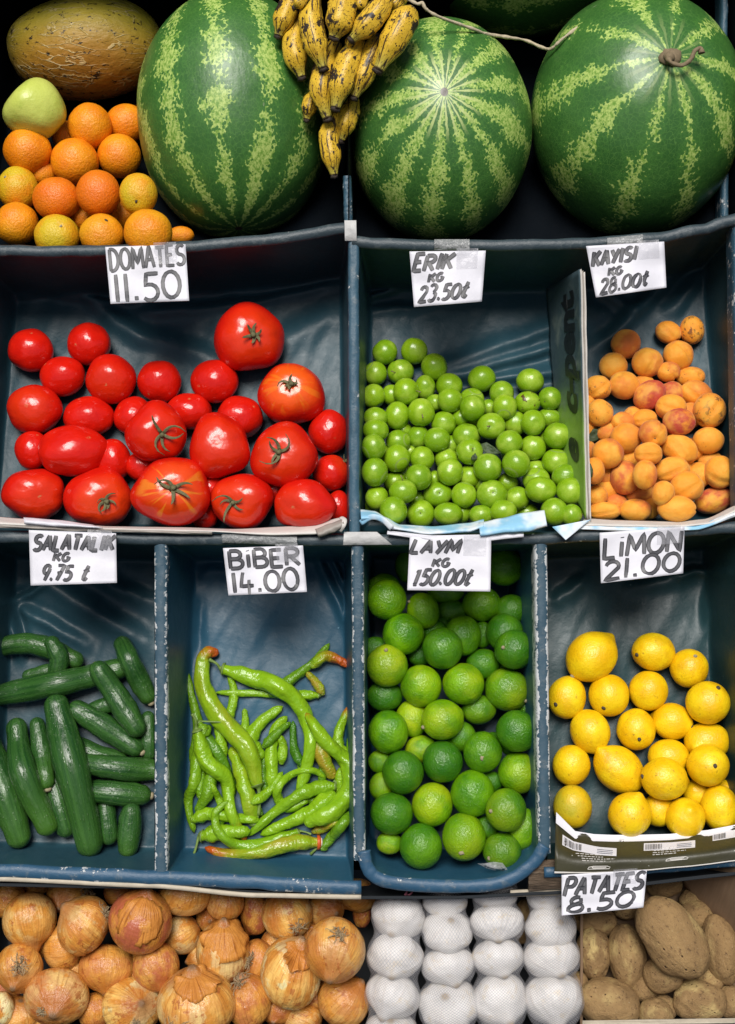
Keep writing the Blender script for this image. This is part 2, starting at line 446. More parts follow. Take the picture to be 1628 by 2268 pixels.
# potatoes
k = M('potato_skin', .75, .3); l = k.seedv(k.loc())
c = k.mix(k.noise(l, 1.3, 4), (.17, .098, .043), (.46, .295, .125))
c = k.mix(k.m('MULTIPLY', k.step(k.noise(l, 1.1, 3), .5, .7), k.m('ADD', k.col(0), .25)), c, (.62, .46, .19))
c = k.mix(k.step(k.noise(l, 5, 7, .8), .54, .66), c, (.115, .064, .032))
c = k.mix(k.step(k.vor(l, 3.2), .12, .05), c, (.06, .03, .015))
c = k.mix(k.step(k.noise(l, 26, 3), .66, .74), c, (.50, .40, .26))
k.base(c); k.bump(k.m('ADD', k.m('MULTIPLY', k.noise(l, 7, 7, .7), 1.2), k.m('MULTIPLY', k.step(k.vor(l, 3.2), .0, .16), .8)), .006, .6); MAT['potato'] = k.mat

# garlic and its net
k = M('garlic_skin', .42); mv, r = merid(k, 3.0, .5); l = k.seedv(k.loc()); vein = k.noise(merid(k, 8, .5)[0], 1.2, 4, .6)
c = k.mix(k.noise(l, 1.3, 4), (.56, .52, .47), (.76, .745, .73))
c = k.mix(k.m('MULTIPLY', k.step(vein, .54, .68), .45), c, (.50, .42, .36))
c = k.mix(k.m('MULTIPLY', k.step(k.noise(l, 2, 5, .6), .56, .66), .6), c, (.58, .47, .30))
c = k.mix(k.step(r, .24, .08), c, (.34, .25, .14))
k.base(c); k.bump(k.m('ADD', vein, k.m('MULTIPLY', k.noise(l, 3, 4), 1.5)), .004, .6); MAT['garlic'] = k.mat
k = M('garlic_net', .45); x, y, z = k.xyz(k.loc())
a = k.m('MULTIPLY', k.m('ARCTAN2', y, x), 24.0); b = k.m('MULTIPLY', z, 900.0)
g1 = k.m('ABSOLUTE', k.m('SINE', k.m('ADD', a, b))); g2 = k.m('ABSOLUTE', k.m('SINE', k.m('SUBTRACT', a, b)))
thr = k.step(k.m('MINIMUM', g1, g2), .40, .20)
k.base((.80, .80, .84)); k.put(k.b.inputs['Alpha'], k.m('ADD', k.m('MULTIPLY', thr, .26), .11)); MAT['net'] = k.mat
MAT['pink_tie'] = plain('pink_tie', (.50, .16, .22), .5)

# stall materials: loc = (across, along, unused)
def tarp(name, ca, cb, dust, rough, spec=.32):
    k = M(name, rough, .32); o = k.obj()
    n1 = k.noise(o, 9, 5, .6); n2 = k.noise(o, 70, 5, .65)
    c = k.mix(n1, ca, cb)
    c = k.mix(k.m('MULTIPLY', k.step(n2, .52, .78), .30), c, dust)
    c = k.mix(k.step(k.noise(k.vm('ADD', o, (3.0, 0.0, 0.0)), 130, 3), .74, .76), c, tuple(q * 1.8 for q in dust))
    k.base(c); k.rough(k.m('ADD', k.m('MULTIPLY', n2, .28), rough - .12)); k.b.inputs['Specular IOR Level'].default_value = spec
    weave = k.m('ADD', k.noise(o, 45, 4, .6), k.m('MULTIPLY', k.noise(o, 1300, 1), .06))
    k.bump(weave, .0016, .6)
    return k.mat
MAT['tarp_dark'] = tarp('dark_tarpaulin', (.012, .040, .056), (.027, .080, .105), (.05, .085, .10), .40)
MAT['tarp_blue'] = tarp('blue_tarpaulin', (.013, .058, .098), (.028, .106, .170), (.06, .12, .16), .40)
MAT['tarp_green'] = tarp('teal_tarpaulin', (.010, .034, .041), (.021, .060, .066), (.05, .075, .078), .38)
def worn(name, ca, cb, amount, chip=(.60, .62, .62)):
    k = M(name, .45); x, y, z = k.xyz(k.loc()); o = k.obj()
    n1 = k.noise(o, 14, 5, .6); n2 = k.noise(o, 75, 6, .7); n3 = k.noise(k.vm('ADD', o, (0.0, 2.0, 0.0)), 240, 3, .6)
    c = k.mix(n1, ca, cb)
    c = k.mix(k.m('MULTIPLY', k.step(n2, .50, .72), .45), c, (.17, .19, .19))
    edge = k.step(k.m('ABSOLUTE', k.m('SUBTRACT', x, .5)), .10, .38)
    wear = k.m('ADD', k.m('MULTIPLY', edge, amount * .72), k.m('ADD', k.m('MULTIPLY', k.m('SUBTRACT', n2, .5), 1.3), k.m('ADD', k.m('MULTIPLY', k.m('SUBTRACT', n3, .5), .8), .42)))
    wear = k.m('ADD', wear, k.m('MULTIPLY', k.m('SUBTRACT', k.noise(o, 11, 3), .5), .75))
    mask = k.step(wear, .78, .83)
    c = k.mix(mask, c, chip)
    k.base(c); k.bump(k.m('ADD', n2, k.m('MULTIPLY', mask, .35)), .002, .6); return k.mat
MAT['cap_worn'] = worn('worn_blue_cap', (.028, .065, .095), (.060, .115, .155), .56)
MAT['cap_half'] = worn('scuffed_blue_cap', (.022, .060, .092), (.060, .140, .200), .22)
MAT['rim'] = worn('rim_wrap', (.020, .036, .046), (.050, .072, .085), .10)
MAT['rim_blue'] = worn('blue_rim_wrap', (.018, .066, .125), (.035, .105, .185), .20)
k = M('clear_tape', .22); o = k.obj(); n = k.noise(o, 60, 4, .6, 2.0)
k.base(k.mix(n, (.10, .11, .11), (.42, .43, .43))); k.bump(n, .004, .9); MAT['tape'] = k.mat
k = M('clear_film', .18); k.base((.62, .62, .66)); k.put(k.b.inputs['Alpha'], k.m('ADD', k.m('MULTIPLY', k.noise(k.obj(), 90, 4), .35), .08)); k.bump(k.noise(k.obj(), 70, 3), .003); MAT['film'] = k.mat
MAT['white_tape'] = plain('white_tape', (.48, .48, .47), .6, .35, 80, .002)
MAT['board'] = plain('cream_board', (.50, .44, .34), .7, .35, 70)
k = M('rough_wood', .85); o = k.obj(); n = k.noise(k.vm('MULTIPLY', o, (1.0, 9.0, 3.0)), 40, 6, .7)
k.base(k.ramp(n, [(.3, (.03, .02, .012)), (.55, (.16, .11, .07)), (.75, (.34, .28, .21))])); k.bump(n, .006, .9); MAT['wood'] = k.mat
k = M('cardboard', .8); o = k.obj(); n = k.noise(k.vm('MULTIPLY', o, (60.0, 2.0, 2.0)), 6, 3)
k.base(k.mix(n, (.20, .125, .070), (.29, .19, .115))); k.bump(n, .0012, .4); MAT['cardboard'] = k.mat

def paper(name, ca, cb, tint, scale=40, amt=.0):
    k = M(name, .55); o = k.obj(); n = k.noise(o, scale, 5, .6)
    c = k.mix(n, ca, cb)
    if amt: c = k.mix(k.m('MULTIPLY', k.step(k.noise(o, scale * .7, 3), .44, .60), amt), c, tint)
    k.base(c); k.bump(k.noise(o, 25, 4), .003, .5); return k.mat
MAT['paper'] = paper('white_card', (.66, .655, .705), (.74, .735, .785), (1, 1, 1), 12)
MAT['news'] = paper('newsprint', (.55, .52, .48), (.74, .71, .66), (.4, .4, .4), 30, .0)
MAT['news_grey'] = paper('grey_newsprint', (.22, .20, .18), (.42, .38, .33), (.4, .4, .4), 30, .0)
MAT['news_blue'] = paper('blue_printed_paper', (.66, .74, .80), (.80, .84, .87), (.22, .52, .74), 28, .9)
k = M('marker_ink', .45); x = k.xyz(k.loc())[0]
n = k.noise(k.obj(), 160, 4)
e = k.step(k.m('ABSOLUTE', k.m('SUBTRACT', x, .5)), .18, .42)
k.base(k.mix(k.m('MULTIPLY', k.m('ADD', e, k.m('MULTIPLY', n, .5)), .8, clamp=True), (.095, .095, .105), (.012, .012, .016))); MAT['ink'] = k.mat
k = M('leaf_dark', .6); n = k.noise(k.obj(), 120, 4); k.base(k.mix(n, (.022, .045, .018), (.085, .12, .05))); k.bump(n, .003, .8); MAT['leaf'] = k.mat
MAT['twine'] = plain('straw_twine', (.52, .44, .30), .8, .35, 150, .002)
k = M('plastic_scrap', .2); k.base(k.mix(k.noise(k.obj(), 90, 4), (.30, .32, .33), (.75, .76, .76))); k.b.inputs['Alpha'].default_value = .55; k.bump(k.noise(k.obj(), 120, 3), .004); MAT['plastic'] = k.mat
MAT['tarp_shade'] = tarp('shade_darkened_tarpaulin', (.0012, .0025, .0045), (.0025, .005, .008), (.004, .006, .008), .7, .06)  # top-shelf shade put into the colour: tarpaulin taken nearly to black
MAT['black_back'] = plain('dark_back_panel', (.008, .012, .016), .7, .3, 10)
# ------------------------------------------------------------------ the stall
RIM1L = [(-90, 557), (0, 556), (120, 558), (250, 555), (400, 548), (600, 531), (772, 506)]
RIM1R = [(780, 534), (850, 541), (990, 545), (1100, 544), (1300, 540), (1450, 528), (1560, 508), (1605, 492), (1680, 470)]
RIM2L = [(-90, 1188), (0, 1190), (300, 1194), (790, 1197)]
RIM2R = [(780, 1197), (1210, 1193), (1300, 1187), (1500, 1178), (1628, 1168), (1720, 1160)]
RIM3L = [(-90, 1928), (0, 1929), (340, 1943), (800, 1966)]
RIM3M = [(800, 1880), (812, 1918), (832, 1944), (880, 1960), (987, 1968), (1080, 1964), (1133, 1946), (1180, 1912), (1210, 1874)]
RIM3R = [(1205, 1932), (1420, 1924), (1628, 1908), (1720, 1898)]

class Bin:
    def __init__(s, name, xl, xr, top, bot, db, df, back=45, front=14, side=24, creases=(), mat='tarp_dark', dtop=8, dbot=8, rough=.004, k=.012):
        s.__dict__.update(locals())
    def yt(s, X): return (poly(s.top, X) if isinstance(s.top, list) else s.top) + s.dtop
    def yb(s, X): return (poly(s.bot, X) if isinstance(s.bot, list) else s.bot) - s.dbot
    def depth(s, X, Y, wrinkle=True):
        """depth of the lining below the rims, at (X, Y) on the rims' plane"""
        yt, yb = s.yt(X), s.yb(X)
        t = max(0.0, min(1.0, (Y - yt) / (yb - yt)))
        fl = lerp(s.db, s.df, t)
        cand = [fl, max(0, Y - yt) / s.back * s.db, max(0, yb - Y) / s.front * s.df, max(0, X - s.xl) / s.side * s.db, max(0, s.xr - X) / s.side * s.db]
        lo = min(cand)
        d = lo - s.k * math.log(sum(math.exp(-(c - lo) / s.k) for c in cand)) 
        d = max(0.0, d)
        if wrinkle:
            mk = smooth(.0, .05, d)
            q = Vector((X / 150, Y / 150, s.xl * .01))
            wr = s.rough * (noise.noise(q) + .5 * noise.noise(q * 2.3) + .30 * noise.noise(Vector((X / 28 + Y / 60, Y / 90, 3.3))))
            x2, y2 = CX + (X - CX) / 1.09, CY + (Y - CY) / 1.09
            for (xa, ya, xb, yb_, am, wd) in s.creases:
                ax, ay = xb - xa, yb_ - ya; L = math.hypot(ax, ay)
                tt = ((x2 - xa) * ax + (y2 - ya) * ay) / (L * L)
                dd = ((x2 - xa) * ay - (y2 - ya) * ax) / L + 6 * noise.noise(Vector((tt * 3, xa * .1, 0)))
                if -.3 < tt < 1.3 and abs(dd) < wd * 3:
                    fade = smooth(-.25, .12, tt) * smooth(1.25, .7, tt)
                    wr += am * fade * (math.exp(-(dd / wd) ** 2) - .6 * math.exp(-((dd - wd * 1.2) / wd) ** 2))
            d -= wr * mk
        return d
    def floor_at(s, x, y):
        """stall depth w of the lining seen at picture point x, y"""
        w = -s.db * .7
        for _ in range(6):
            k = (D - w) / D
            X, Y = CX + (x - CX) * k, CY + (y - CY) * k
            X = min(max(X, s.xl + s.side + 6), s.xr - s.side - 6)
            Y = min(max(Y, s.yt(X) + s.back), s.yb(X) - s.front - 4)
            w = -s.depth(X, Y, False)
        return w
    def build(s, parent, nu=120, nv=120):
        def fn(a, b):
            a2 = .5 - .5 * math.cos(PI * a) if True else a
            a = lerp(a, a2, .75); b = lerp(b, .5 - .5 * math.cos(PI * b), .75)
            X = lerp(s.xl, s.xr, a)
            Y = lerp(s.yt(X) - s.dtop, s.yb(X) + s.dbot, b)
            return ((X - CX) * S, (CY - Y) * S, -s.depth(X, Y) - .001)
        mb = MB(); mb.grid(lambda a, b: fn(a, 1 - b), nu, nv)
        return mb.build('bin_lining', MAT[s.mat], parent)

stall = root('market_stall', (0, -1, -.2))
tag(stall, 'sloping stall of bins lined in dark blue tarpaulin holding all the produce', 'market stall')
BINS = {
 'oranges': Bin('oranges', -100, 772, -160, RIM1L, .31, .10, back=20, front=14, dtop=0, mat='tarp_shade'),
 'melons': Bin('melons', 772, 1676, -160, RIM1R, .31, .12, back=20, front=14, dtop=0, mat='tarp_shade'),
 'tomatoes': Bin('tomatoes', -62, 775, RIM1L, RIM2L, .165, .075, creases=[
     (40, 655, 150, 640, .010, 9), (140, 655, 330, 668, .009, 11), (200, 660, 330, 760, .012, 22), (330, 690, 560, 672, .008, 16),
     (560, 668, 750, 628, .006, 12), (620, 760, 760, 690, .006, 30), (330, 740, 480, 800, .007, 25)], mat='tarp_dark'),
 'plums': Bin('plums', 796, 1652, RIM1R, RIM2R, .165, .075, creases=[
     (1225, 770, 930, 862, .013, 15), (1228, 726, 900, 850, .010, 20), (1225, 830, 1010, 850, .010, 14), (812, 660, 880, 640, .009, 9), (830, 690, 1000, 668, .006, 14),
     (1330, 760, 1500, 600, .010, 18), (1480, 690, 1570, 590, .007, 20), (1400, 690, 1330, 640, .006, 14)], mat='tarp_dark'),
 'cucumbers': Bin('cucumbers', -62, 342, RIM2L, RIM3L, .165, .080, creases=[
     (22, 1335, 110, 1290, .010, 9), (24, 1340, 60, 1450, .013, 12), (30, 1335, 190, 1420, .009, 14), (110, 1290, 330, 1420, .010, 24), (200, 1270, 335, 1330, .008, 18)]),
 'peppers': Bin('peppers', 370, 783, RIM2L, RIM3L, .165, .085, creases=[
     (705, 1235, 775, 1390, .011, 12), (735, 1235, 780, 1330, .010, 8), (450, 1270, 540, 1250, .006, 18), (430, 1330, 425, 1440, .006, 12)], mat='tarp_blue'),
 'limes': Bin('limes', 804, 1192, RIM2R, RIM3M, .235, .13, mat='tarp_blue'),
 'lemons': Bin('lemons', 1212, 1652, RIM2R, RIM3R, .165, .080, creases=[
     (1490, 1270, 1585, 1262, .010, 10), (1575, 1268, 1560, 1390, .012, 12), (1400, 1300, 1560, 1270, .007, 18), (1230, 1330, 1300, 1280, .006, 16)], mat='tarp_green'),
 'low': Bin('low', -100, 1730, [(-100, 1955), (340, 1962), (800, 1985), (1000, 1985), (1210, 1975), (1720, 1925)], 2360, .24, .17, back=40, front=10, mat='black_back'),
}
for b in BINS.values(): b.build(stall, 130, 130)

def cap(xa, ya, xb, yb, hw, mat, name='divider', w=.003, deep=.03, seed=0):
    """the wrapped top edge of a board between two bins"""
    n = 60
    def fn(a, b):
        x = lerp(xa, xb, b); y = lerp(ya, yb, b)
        j = 1.6 * noise.noise(Vector((seed + (1 if a > .5 else 0) * 5, b * 9, 0))) + .8 * noise.noise(Vector((seed, b * 40, a * 2)))
        q = (a - .5) * 2
        if abs(q) > .8:
            ww = w - .004 - (abs(q) - .8) / .2 * deep; off = math.copysign(hw, q)
        else:
            off = q / .8 * hw; ww = w - .004 * (abs(q) / .8) ** 3
        u = (x + off + j - CX) * S
        return (u, (CY - y) * S, ww + .0008 * noise.noise(Vector((seed, b * 25, a * 3))))
    mb = MB(); mb.grid(lambda a, b: fn(a, 1 - b), 14, n, lambda a, b: (.5 + (a - .5) * 1.1, b, 0))
    return mb.build(name, MAT[mat], stall)
cap(356, 1204, 357, 1955, 15, 'cap_worn', seed=1)
cap(783, 528, 785, 1188, 13, 'cap_half', seed=2, w=.004)
cap(792, 1206, 796, 1905, 14, 'cap_worn', seed=3)
cap(1198, 1196, 1206, 1890, 15, 'cap_worn', seed=4)
cap(768, 380, 772, 512, 10, 'cap_half', seed=5, w=-.02)
cap(1652, -90, 1654, 500, 9, 'cap_half', seed=6, w=-.10)
cap(1640, 500, 1650, 1170, 16, 'cap_half', seed=8, w=.0)

def rim(pts, rad, mat, w=0.0, seed=0, flat=.75, name='rim'):
    out = []
    xs = [pts[0][0] + (pts[-1][0] - pts[0][0]) * i / 70 for i in range(71)]
    for i, x in enumerate(xs):
        y = poly(pts, x)
        out.append(Vector(((x - CX) * S, (CY - y) * S + .0012 * noise.noise(Vector((x / 60, seed, 0))), w + .0015 * noise.noise(Vector((x / 45, seed, 5))))))
    mb = MB(); mb.tube(out, [rad * S * (1 + .10 * noise.noise(Vector((x / 35, seed, 9)))) for x in xs], 16, flat=flat, wob=.08, seed=seed)
    mb.loc = [Vector(((.5 + .5 * l.y) if True else 0, l.z, 0)) for l in mb.loc]
    return mb.build(name, MAT[mat], stall)
rim(RIM1L, 13, 'rim', seed=1)
rim(RIM1R, 13, 'rim', seed=2)
rim(RIM2L, 13, 'rim', seed=3)
rim(RIM2R, 13, 'rim', seed=4)
rim(RIM3L, 16, 'rim_blue', seed=5)
rim(RIM3R, 12, 'rim_blue', seed=7)
mb = MB(); pts = catmull([P(x, y, .004) for x, y in [(806, 1884), (812, 1916), (832, 1942), (880, 1956), (987, 1963), (1080, 1960), (1136, 1944), (1182, 1910), (1206, 1872)]], 10)
mb.tube(pts, [15 * S * (1 + .08 * noise.noise(Vector((i * .3, 2, 0)))) for i in range(len(pts))], 16, flat=.7, wob=.06)
mb.loc = [Vector((.5 + .5 * l.y, l.z, 0)) for l in mb.loc]
mb.build('rim', MAT['rim_blue'], stall)
# thin cream boards under the lowest tarpaulin edge, and the bare beam beside them
mb = MB()
def strip(pts, h, w, th=.006):
    def fn(a, b):
        x = lerp(pts[0][0], pts[-1][0], a); y = poly(pts, x) + (b - .5) * h
        return P(x, y, w + .001 * noise.noise(Vector((x / 40, 3, 0))))
    m = MB(); m.grid(lambda a, b: fn(a, 1 - b), 60, 2); return m
strip([(-90, 1946), (0, 1946), (340, 1961), (560, 1982), (800, 1986)], 9, .002).build('shelf_board', MAT['board'], stall, solid=.006)
strip([(1130, 1978), (1212, 1976), (1300, 1968)], 14, -.012).build('shelf_board', MAT['board'], stall, solid=.006)
mb = strip([(1170, 1940), (1212, 1936), (1280, 1934)], 62, -.008); mb.build('wooden_beam', MAT['wood'], stall, solid=.012)
def patch(quad, w, mat, name, n=8, amp=.0015, seed=0):
    def fn(a, b):
        x = lerp(lerp(quad[0][0], quad[1][0], a), lerp(quad[3][0], quad[2][0], a), b)
        y = lerp(lerp(quad[0][1], quad[1][1], a), lerp(quad[3][1], quad[2][1], a), b)
        return P(x, y, w + .004 * (1 - (2 * b - 1) ** 2) + amp * noise.noise(Vector((x / 14, y / 14, seed))))
    m = MB(); m.grid(lambda a, b: fn(a, 1 - b), n, n)
    return m.build(name, MAT[mat], stall)
patch([(763, 488), (789, 488), (790, 533), (764, 533)], .006, 'white_tape', 'tape_strip')
patch([(762, 1178), (835, 1178), (868, 1206), (760, 1207)], .007, 'white_tape', 'tape_strip', seed=3)
patch([(962, 530), (1040, 530), (1040, 556), (962, 554)], .0075, 'tape', 'tape_strip', 12, .003, 4)
patch([(1345, 527), (1424, 519), (1424, 541), (1345, 549)], .0075, 'tape', 'tape_strip', 12, .003, 5)
patch([(492, 1182), (658, 1188), (658, 1208), (492, 1202)], .0075, 'tape', 'tape_strip', 12, .003, 6)
# back board behind the top shelf, added to block the sky from behind
mb = MB(); mb.box(((-100 - CX) * S * 1.2, (CY + 420) * S, -.36), ((1730 - CX) * S * 1.2, .2, -.34)); mb.build('added_back_panel', MAT['black_back'], stall)
# front lip of the lowest crate
mb = MB(); mb.box(((-100 - CX) * S, (CY - 2390) * S, -.14), ((1730 - CX) * S, (CY - 2352) * S, .0)); mb.build('crate_lip', MAT['wood'], stall)
# ------------------------------------------------------------------ produce: shared builders
Z = .50108
ZA, ZB, ZC, ZD = (0, 0, Z), (812.3, 0, Z), (0, 524.4, Z), (812.3, 524.4, Z)
ZE, ZF, ZG, ZH = (0, 1165.4, Z), (812.3, 1165.4, Z), (0, 1922.8, Z), (812.3, 1922.8, Z)
ZI = (594.3, 0, .21475)
ORD = ['nearest', 'second', 'third', 'fourth', 'fifth', 'sixth', 'seventh', 'eighth', 'ninth', 'tenth', 'eleventh', 'twelfth']

def rot_from(pole, front=None, spin=0.0):
    z = Vector(pole).normalized()
    f = Vector(front) if front else Vector((.3, .2, 1))
    if abs(z.dot(f.normalized())) > .97: f = Vector((1, .3, .1))
    x = (f - z * f.dot(z)).normalized(); y = z.cross(x)
    R = Matrix((x, y, z)).transposed()
    return R @ Matrix.Rotation(spin, 3, 'Z')

def ball(shape, T, seg=36, rings=22):
    """a closed ball of the given shape; T places canonical points in stall coordinates"""
    mb = MB(); vs_, lo, fs = [], [], []
    for j in range(1, rings):
        th = PI * j / rings
        for i in range(seg):
            ph = 2 * PI * i / seg
            d = Vector((math.sin(th) * math.cos(ph), math.sin(th) * math.sin(ph), math.cos(th)))
            vs_.append(T(shape(d, th, ph))); lo.append(d)
    n = len(vs_)
    for zz, th in ((1, 0), (-1, PI)):
        d = Vector((0, 0, zz)); vs_.append(T(shape(d, th, 0))); lo.append(d)
    for j in range(rings - 2):
        for i in range(seg):
            i2 = (i + 1) % seg
            fs.append((j * seg + i, (j + 1) * seg + i, (j + 1) * seg + i2, j * seg + i2))
    for i in range(seg):
        i2 = (i + 1) % seg
        fs.append((n, i, i2)); fs.append((n + 1, (rings - 2) * seg + i2, (rings - 2) * seg + i))
    mb.add(vs_, fs, lo)
    return mb

def fit(shape):
    """scale so that the canonical shape has about unit silhouette"""
    return shape

def g(x, s): return math.exp(-(x / s) ** 2)
def lump(d, seed, f=1.3): return noise.noise(d * f + Vector((seed * 3.7, seed * 1.3, seed * .7)))

def sh_tomato(seed, lobes, flat=.9, dip=1.0):
    def f(d, th, ph):
        rr = 1 + lobes * .028 * math.cos(5 * ph + seed) * math.sin(th) ** 1.5 * (1 - .4 * th / PI) + lobes * .04 * math.cos(3 * ph + seed * 2) + .07 * lump(d, seed)
        s_ = math.sin(th)
        if d.z > 0: rib = lobes * .075 * (abs(math.cos(3.5 * ph + seed)) ** .6 - .7 + .5 * lump(d, seed, 2.2)) * g(th - .62, .45)
        else: rib = 0
        rr += rib
        z = d.z * flat - dip * (.13 * lobes + .04) * g(s_, .30) * (1 if d.z > 0 else -.35)
        return Vector((d.x * rr, d.y * rr, z * (1 + .04 * lump(d, seed))))
    return f
def sh_plum(seed):
    def f(d, th, ph):
        p = math.atan2(math.sin(ph), math.cos(ph))
        rr = 1 - .065 * g(p, .10) * math.sin(th) + .025 * lump(d, seed)
        return Vector((d.x * rr, d.y * rr, d.z * .97 - .10 * g(math.sin(th), .22) * (1 if d.z > 0 else -.2)))
    return f
def sh_apricot(seed, groove=.13):
    def f(d, th, ph):
        p = math.atan2(math.sin(ph), math.cos(ph))
        rr = 1 - groove * g(p, .12) * math.sin(th) ** .7 + .03 * g(abs(p) - .35, .25) * math.sin(th) + .055 * lump(d, seed, 1.6)
        return Vector((d.x * rr * .96, d.y * rr, d.z * 1.02 - .16 * g(math.sin(th), .20) * (1 if d.z > 0 else -.3)))
    return f
def sh_citrus(seed, nip=0.0, top=.04):
    def f(d, th, ph):
        rr = 1 + .03 * lump(d, seed) + .012 * lump(d, seed, 4)
        e = nip * g(PI - th, .26) - top * g(th, .20) + nip * .35 * g(th, .30)
        return d * rr + Vector((0, 0, 1)) * (-e if d.z < 0 else e)
    return f
def sh_apple(seed):
    def f(d, th, ph):
        rr = 1 + .07 * math.cos(5 * ph) * (.4 - .6 * d.z) + .05 * lump(d, seed)
        taper = 1 + .20 * d.z
        sq = (abs(d.x) ** 3 + abs(d.y) ** 3 + abs(d.z) ** 3) ** (-1 / 3)
        q = lerp(1, sq, .55)
        return Vector((d.x * rr * taper * q, d.y * rr * taper * q, d.z * q * 1.0 - .22 * g(math.sin(th), .25) * (1 if d.z > 0 else -.6)))
    return f
def sh_onion(seed, neck=.12):
    def f(d, th, ph):
        rr = 1 + .03 * lump(d, seed) + .012 * lump(Vector((d.x * 3, d.y * 3, d.z * .4)), seed, 2.5)
        v = d * rr
        v.z = v.z * .94 + neck * g(th, .20) + .05 * g(th, .6) - .10 * g(PI - th, .16) * -1 * .3
        return v
    return f
def sh_potato(seed):
    pits = [Vector((random.uniform(-1, 1), random.uniform(-1, 1), random.uniform(-1, 1))).normalized() for _ in range(6)]
    def f(d, th, ph):
        rr = 1 + .11 * lump(d, seed, 1.1) + .04 * lump(d, seed, 2.8) + .012 * lump(d, seed, 7)
        for p in pits: rr -= .085 * g((d - p).length, .15)
        return d * rr
    return f
def sh_garlic(seed):
    def f(d, th, ph):
        rr = .92 + .13 * abs(math.cos(3 * ph + seed + .6 * lump(d, seed))) ** .45 * math.sin(th) ** .7 + .05 * lump(d, seed, 1.3)
        return Vector((d.x * rr, d.y * rr, d.z * .86 + .28 * g(th, .25)))
    return f
def sh_melon(seed, a=.02):
    def f(d, th, ph): return d * (1 + a * lump(d, seed, 1.2) + .006 * lump(d, seed, 4))
    return f

class Item:
    """one piece of produce as read off the photograph: centre, half sizes, turn, where its stem end shows"""
    def __init__(self, z, x, yy, rx, ry=None, stem=None, rot=0, b=False, label=None, **kw):
        self.x, self.y = z[0] + x * z[2], z[1] + yy * z[2]
        self.rx = rx * z[2]; self.ry = (ry or rx) * z[2]; self.rot = rot; self.b = b; self.label = label
        self.stem = None if stem is None else ((stem[0] - x) / rx, -(stem[1] - yy) / (ry or rx))
        self.kw = kw; self.w = 0
def rows(z, txt, **kw):
    """x y rx ry [flags] | label"""
    out = []
    for line in txt.strip().splitlines():
        a, _, lab = line.partition('|'); t = a.split(); fl = {}
        for q in t[4:]:
            kx, _, vx = q.partition('=')
            if kx == 'col' or ',' in vx: fl[kx] = tuple(float(c) for c in vx.split(','))
            else: fl[kx] = float(vx) if vx else True
        fl.update(kw)
        if 'b' in fl: fl['b'] = True
        out.append(Item(z, float(t[0]), float(t[1]), float(t[2]), float(t[3]), label=lab.strip() or None, **fl))
    return out

def settle(bin_, items, kk=.75, cap=.02, sink=.95, under=.35, lift=0.0):
    items.sort(key=lambda i: 0 if i.b else 1)
    done = []
    for it in items:
        r = min(it.rx, it.ry) * S
        w = -.05
        for _ in range(4):
            f = bin_.floor_at(it.x, it.y) + lift; w = f + r * sink
            if it.b: w = f + r * sink + under * r
            p = P(it.x, it.y, w)
            if not it.b:
                for q in done:
                    d = math.hypot(p.x - q.p.x, p.y - q.p.y); R_ = (r + q.r) * .98
                    if d < R_: w = max(w, q.w + kk * math.sqrt(R_ * R_ - d * d))
            w = min(w, cap)
        it.w, it.r, it.p = w, r, P(it.x, it.y, w)
        done.append(it)

def frame_of(it, pole=None, front=None, spin=None, rzf=.96):
    k = S * (D - it.w) / D
    a, b = it.rx * k, it.ry * k
    c = min(a, b) * rzf if not it.kw.get('rz') else it.kw['rz'] * k
    rz = Matrix.Rotation(math.radians(it.rot), 3, 'Z')
    if pole is None:
        if it.stem:
            sx, sy = it.stem
            for _ in range(4):          # the near side of a round thing shows a little farther from the picture's middle
                zz = c * math.sqrt(max(0.06, 1 - sx * sx - sy * sy)); f = (D - it.w) / (D - it.w - zz)
                tx, ty = it.p.x + it.stem[0] * a, it.p.y + it.stem[1] * b
                sx, sy = (tx / f - it.p.x) / a, (ty / f - it.p.y) / b
            q = sx * sx + sy * sy
            if q > .94: sx, sy = sx * .97 / math.sqrt(q), sy * .97 / math.sqrt(q); q = .94
            pole = rz.inverted() @ Vector((sx, sy, math.sqrt(1 - q)))
        else:
            pole = Vector((random.uniform(-1, 1), random.uniform(-1, 1), random.uniform(-.9, -.2)))
    R = rot_from(pole, front, random.uniform(0, 6.28) if spin is None else spin)
    Mx = rz @ Matrix.Diagonal((a, b, c)) @ R
    o = Vector(it.p)
    return (lambda v: o + Mx @ v), o, Mx

def autolabel(items, phrase, landmarks, hidden='half hidden '):
    """what tells a piece in a heap apart: the easiest mark near it, the direction from it and the order of distance"""
    dirs = ['right of', 'up and right of', 'above', 'up and left of', 'left of', 'down and left of', 'below', 'down and right of']
    groups = {}
    for it in items:
        if it.label: continue
        nm, mx, my = min(landmarks, key=lambda L: math.hypot(L[1] - it.x, L[2] - it.y))
        a = math.atan2(my - it.y, it.x - mx)
        dr = dirs[int(((a + PI / 8) % (2 * PI)) / (PI / 4)) % 8]
        groups.setdefault((nm, dr), []).append((math.hypot(mx - it.x, my - it.y), it))
    for (nm, dr), L in groups.items():
        L.sort(key=lambda t: t[0])
        for n, (_, it) in enumerate(L):
            it.label = f"{phrase}, {ORD[n]} {dr} {nm}" if len(L) > 1 else f"{phrase} {dr} {nm}"

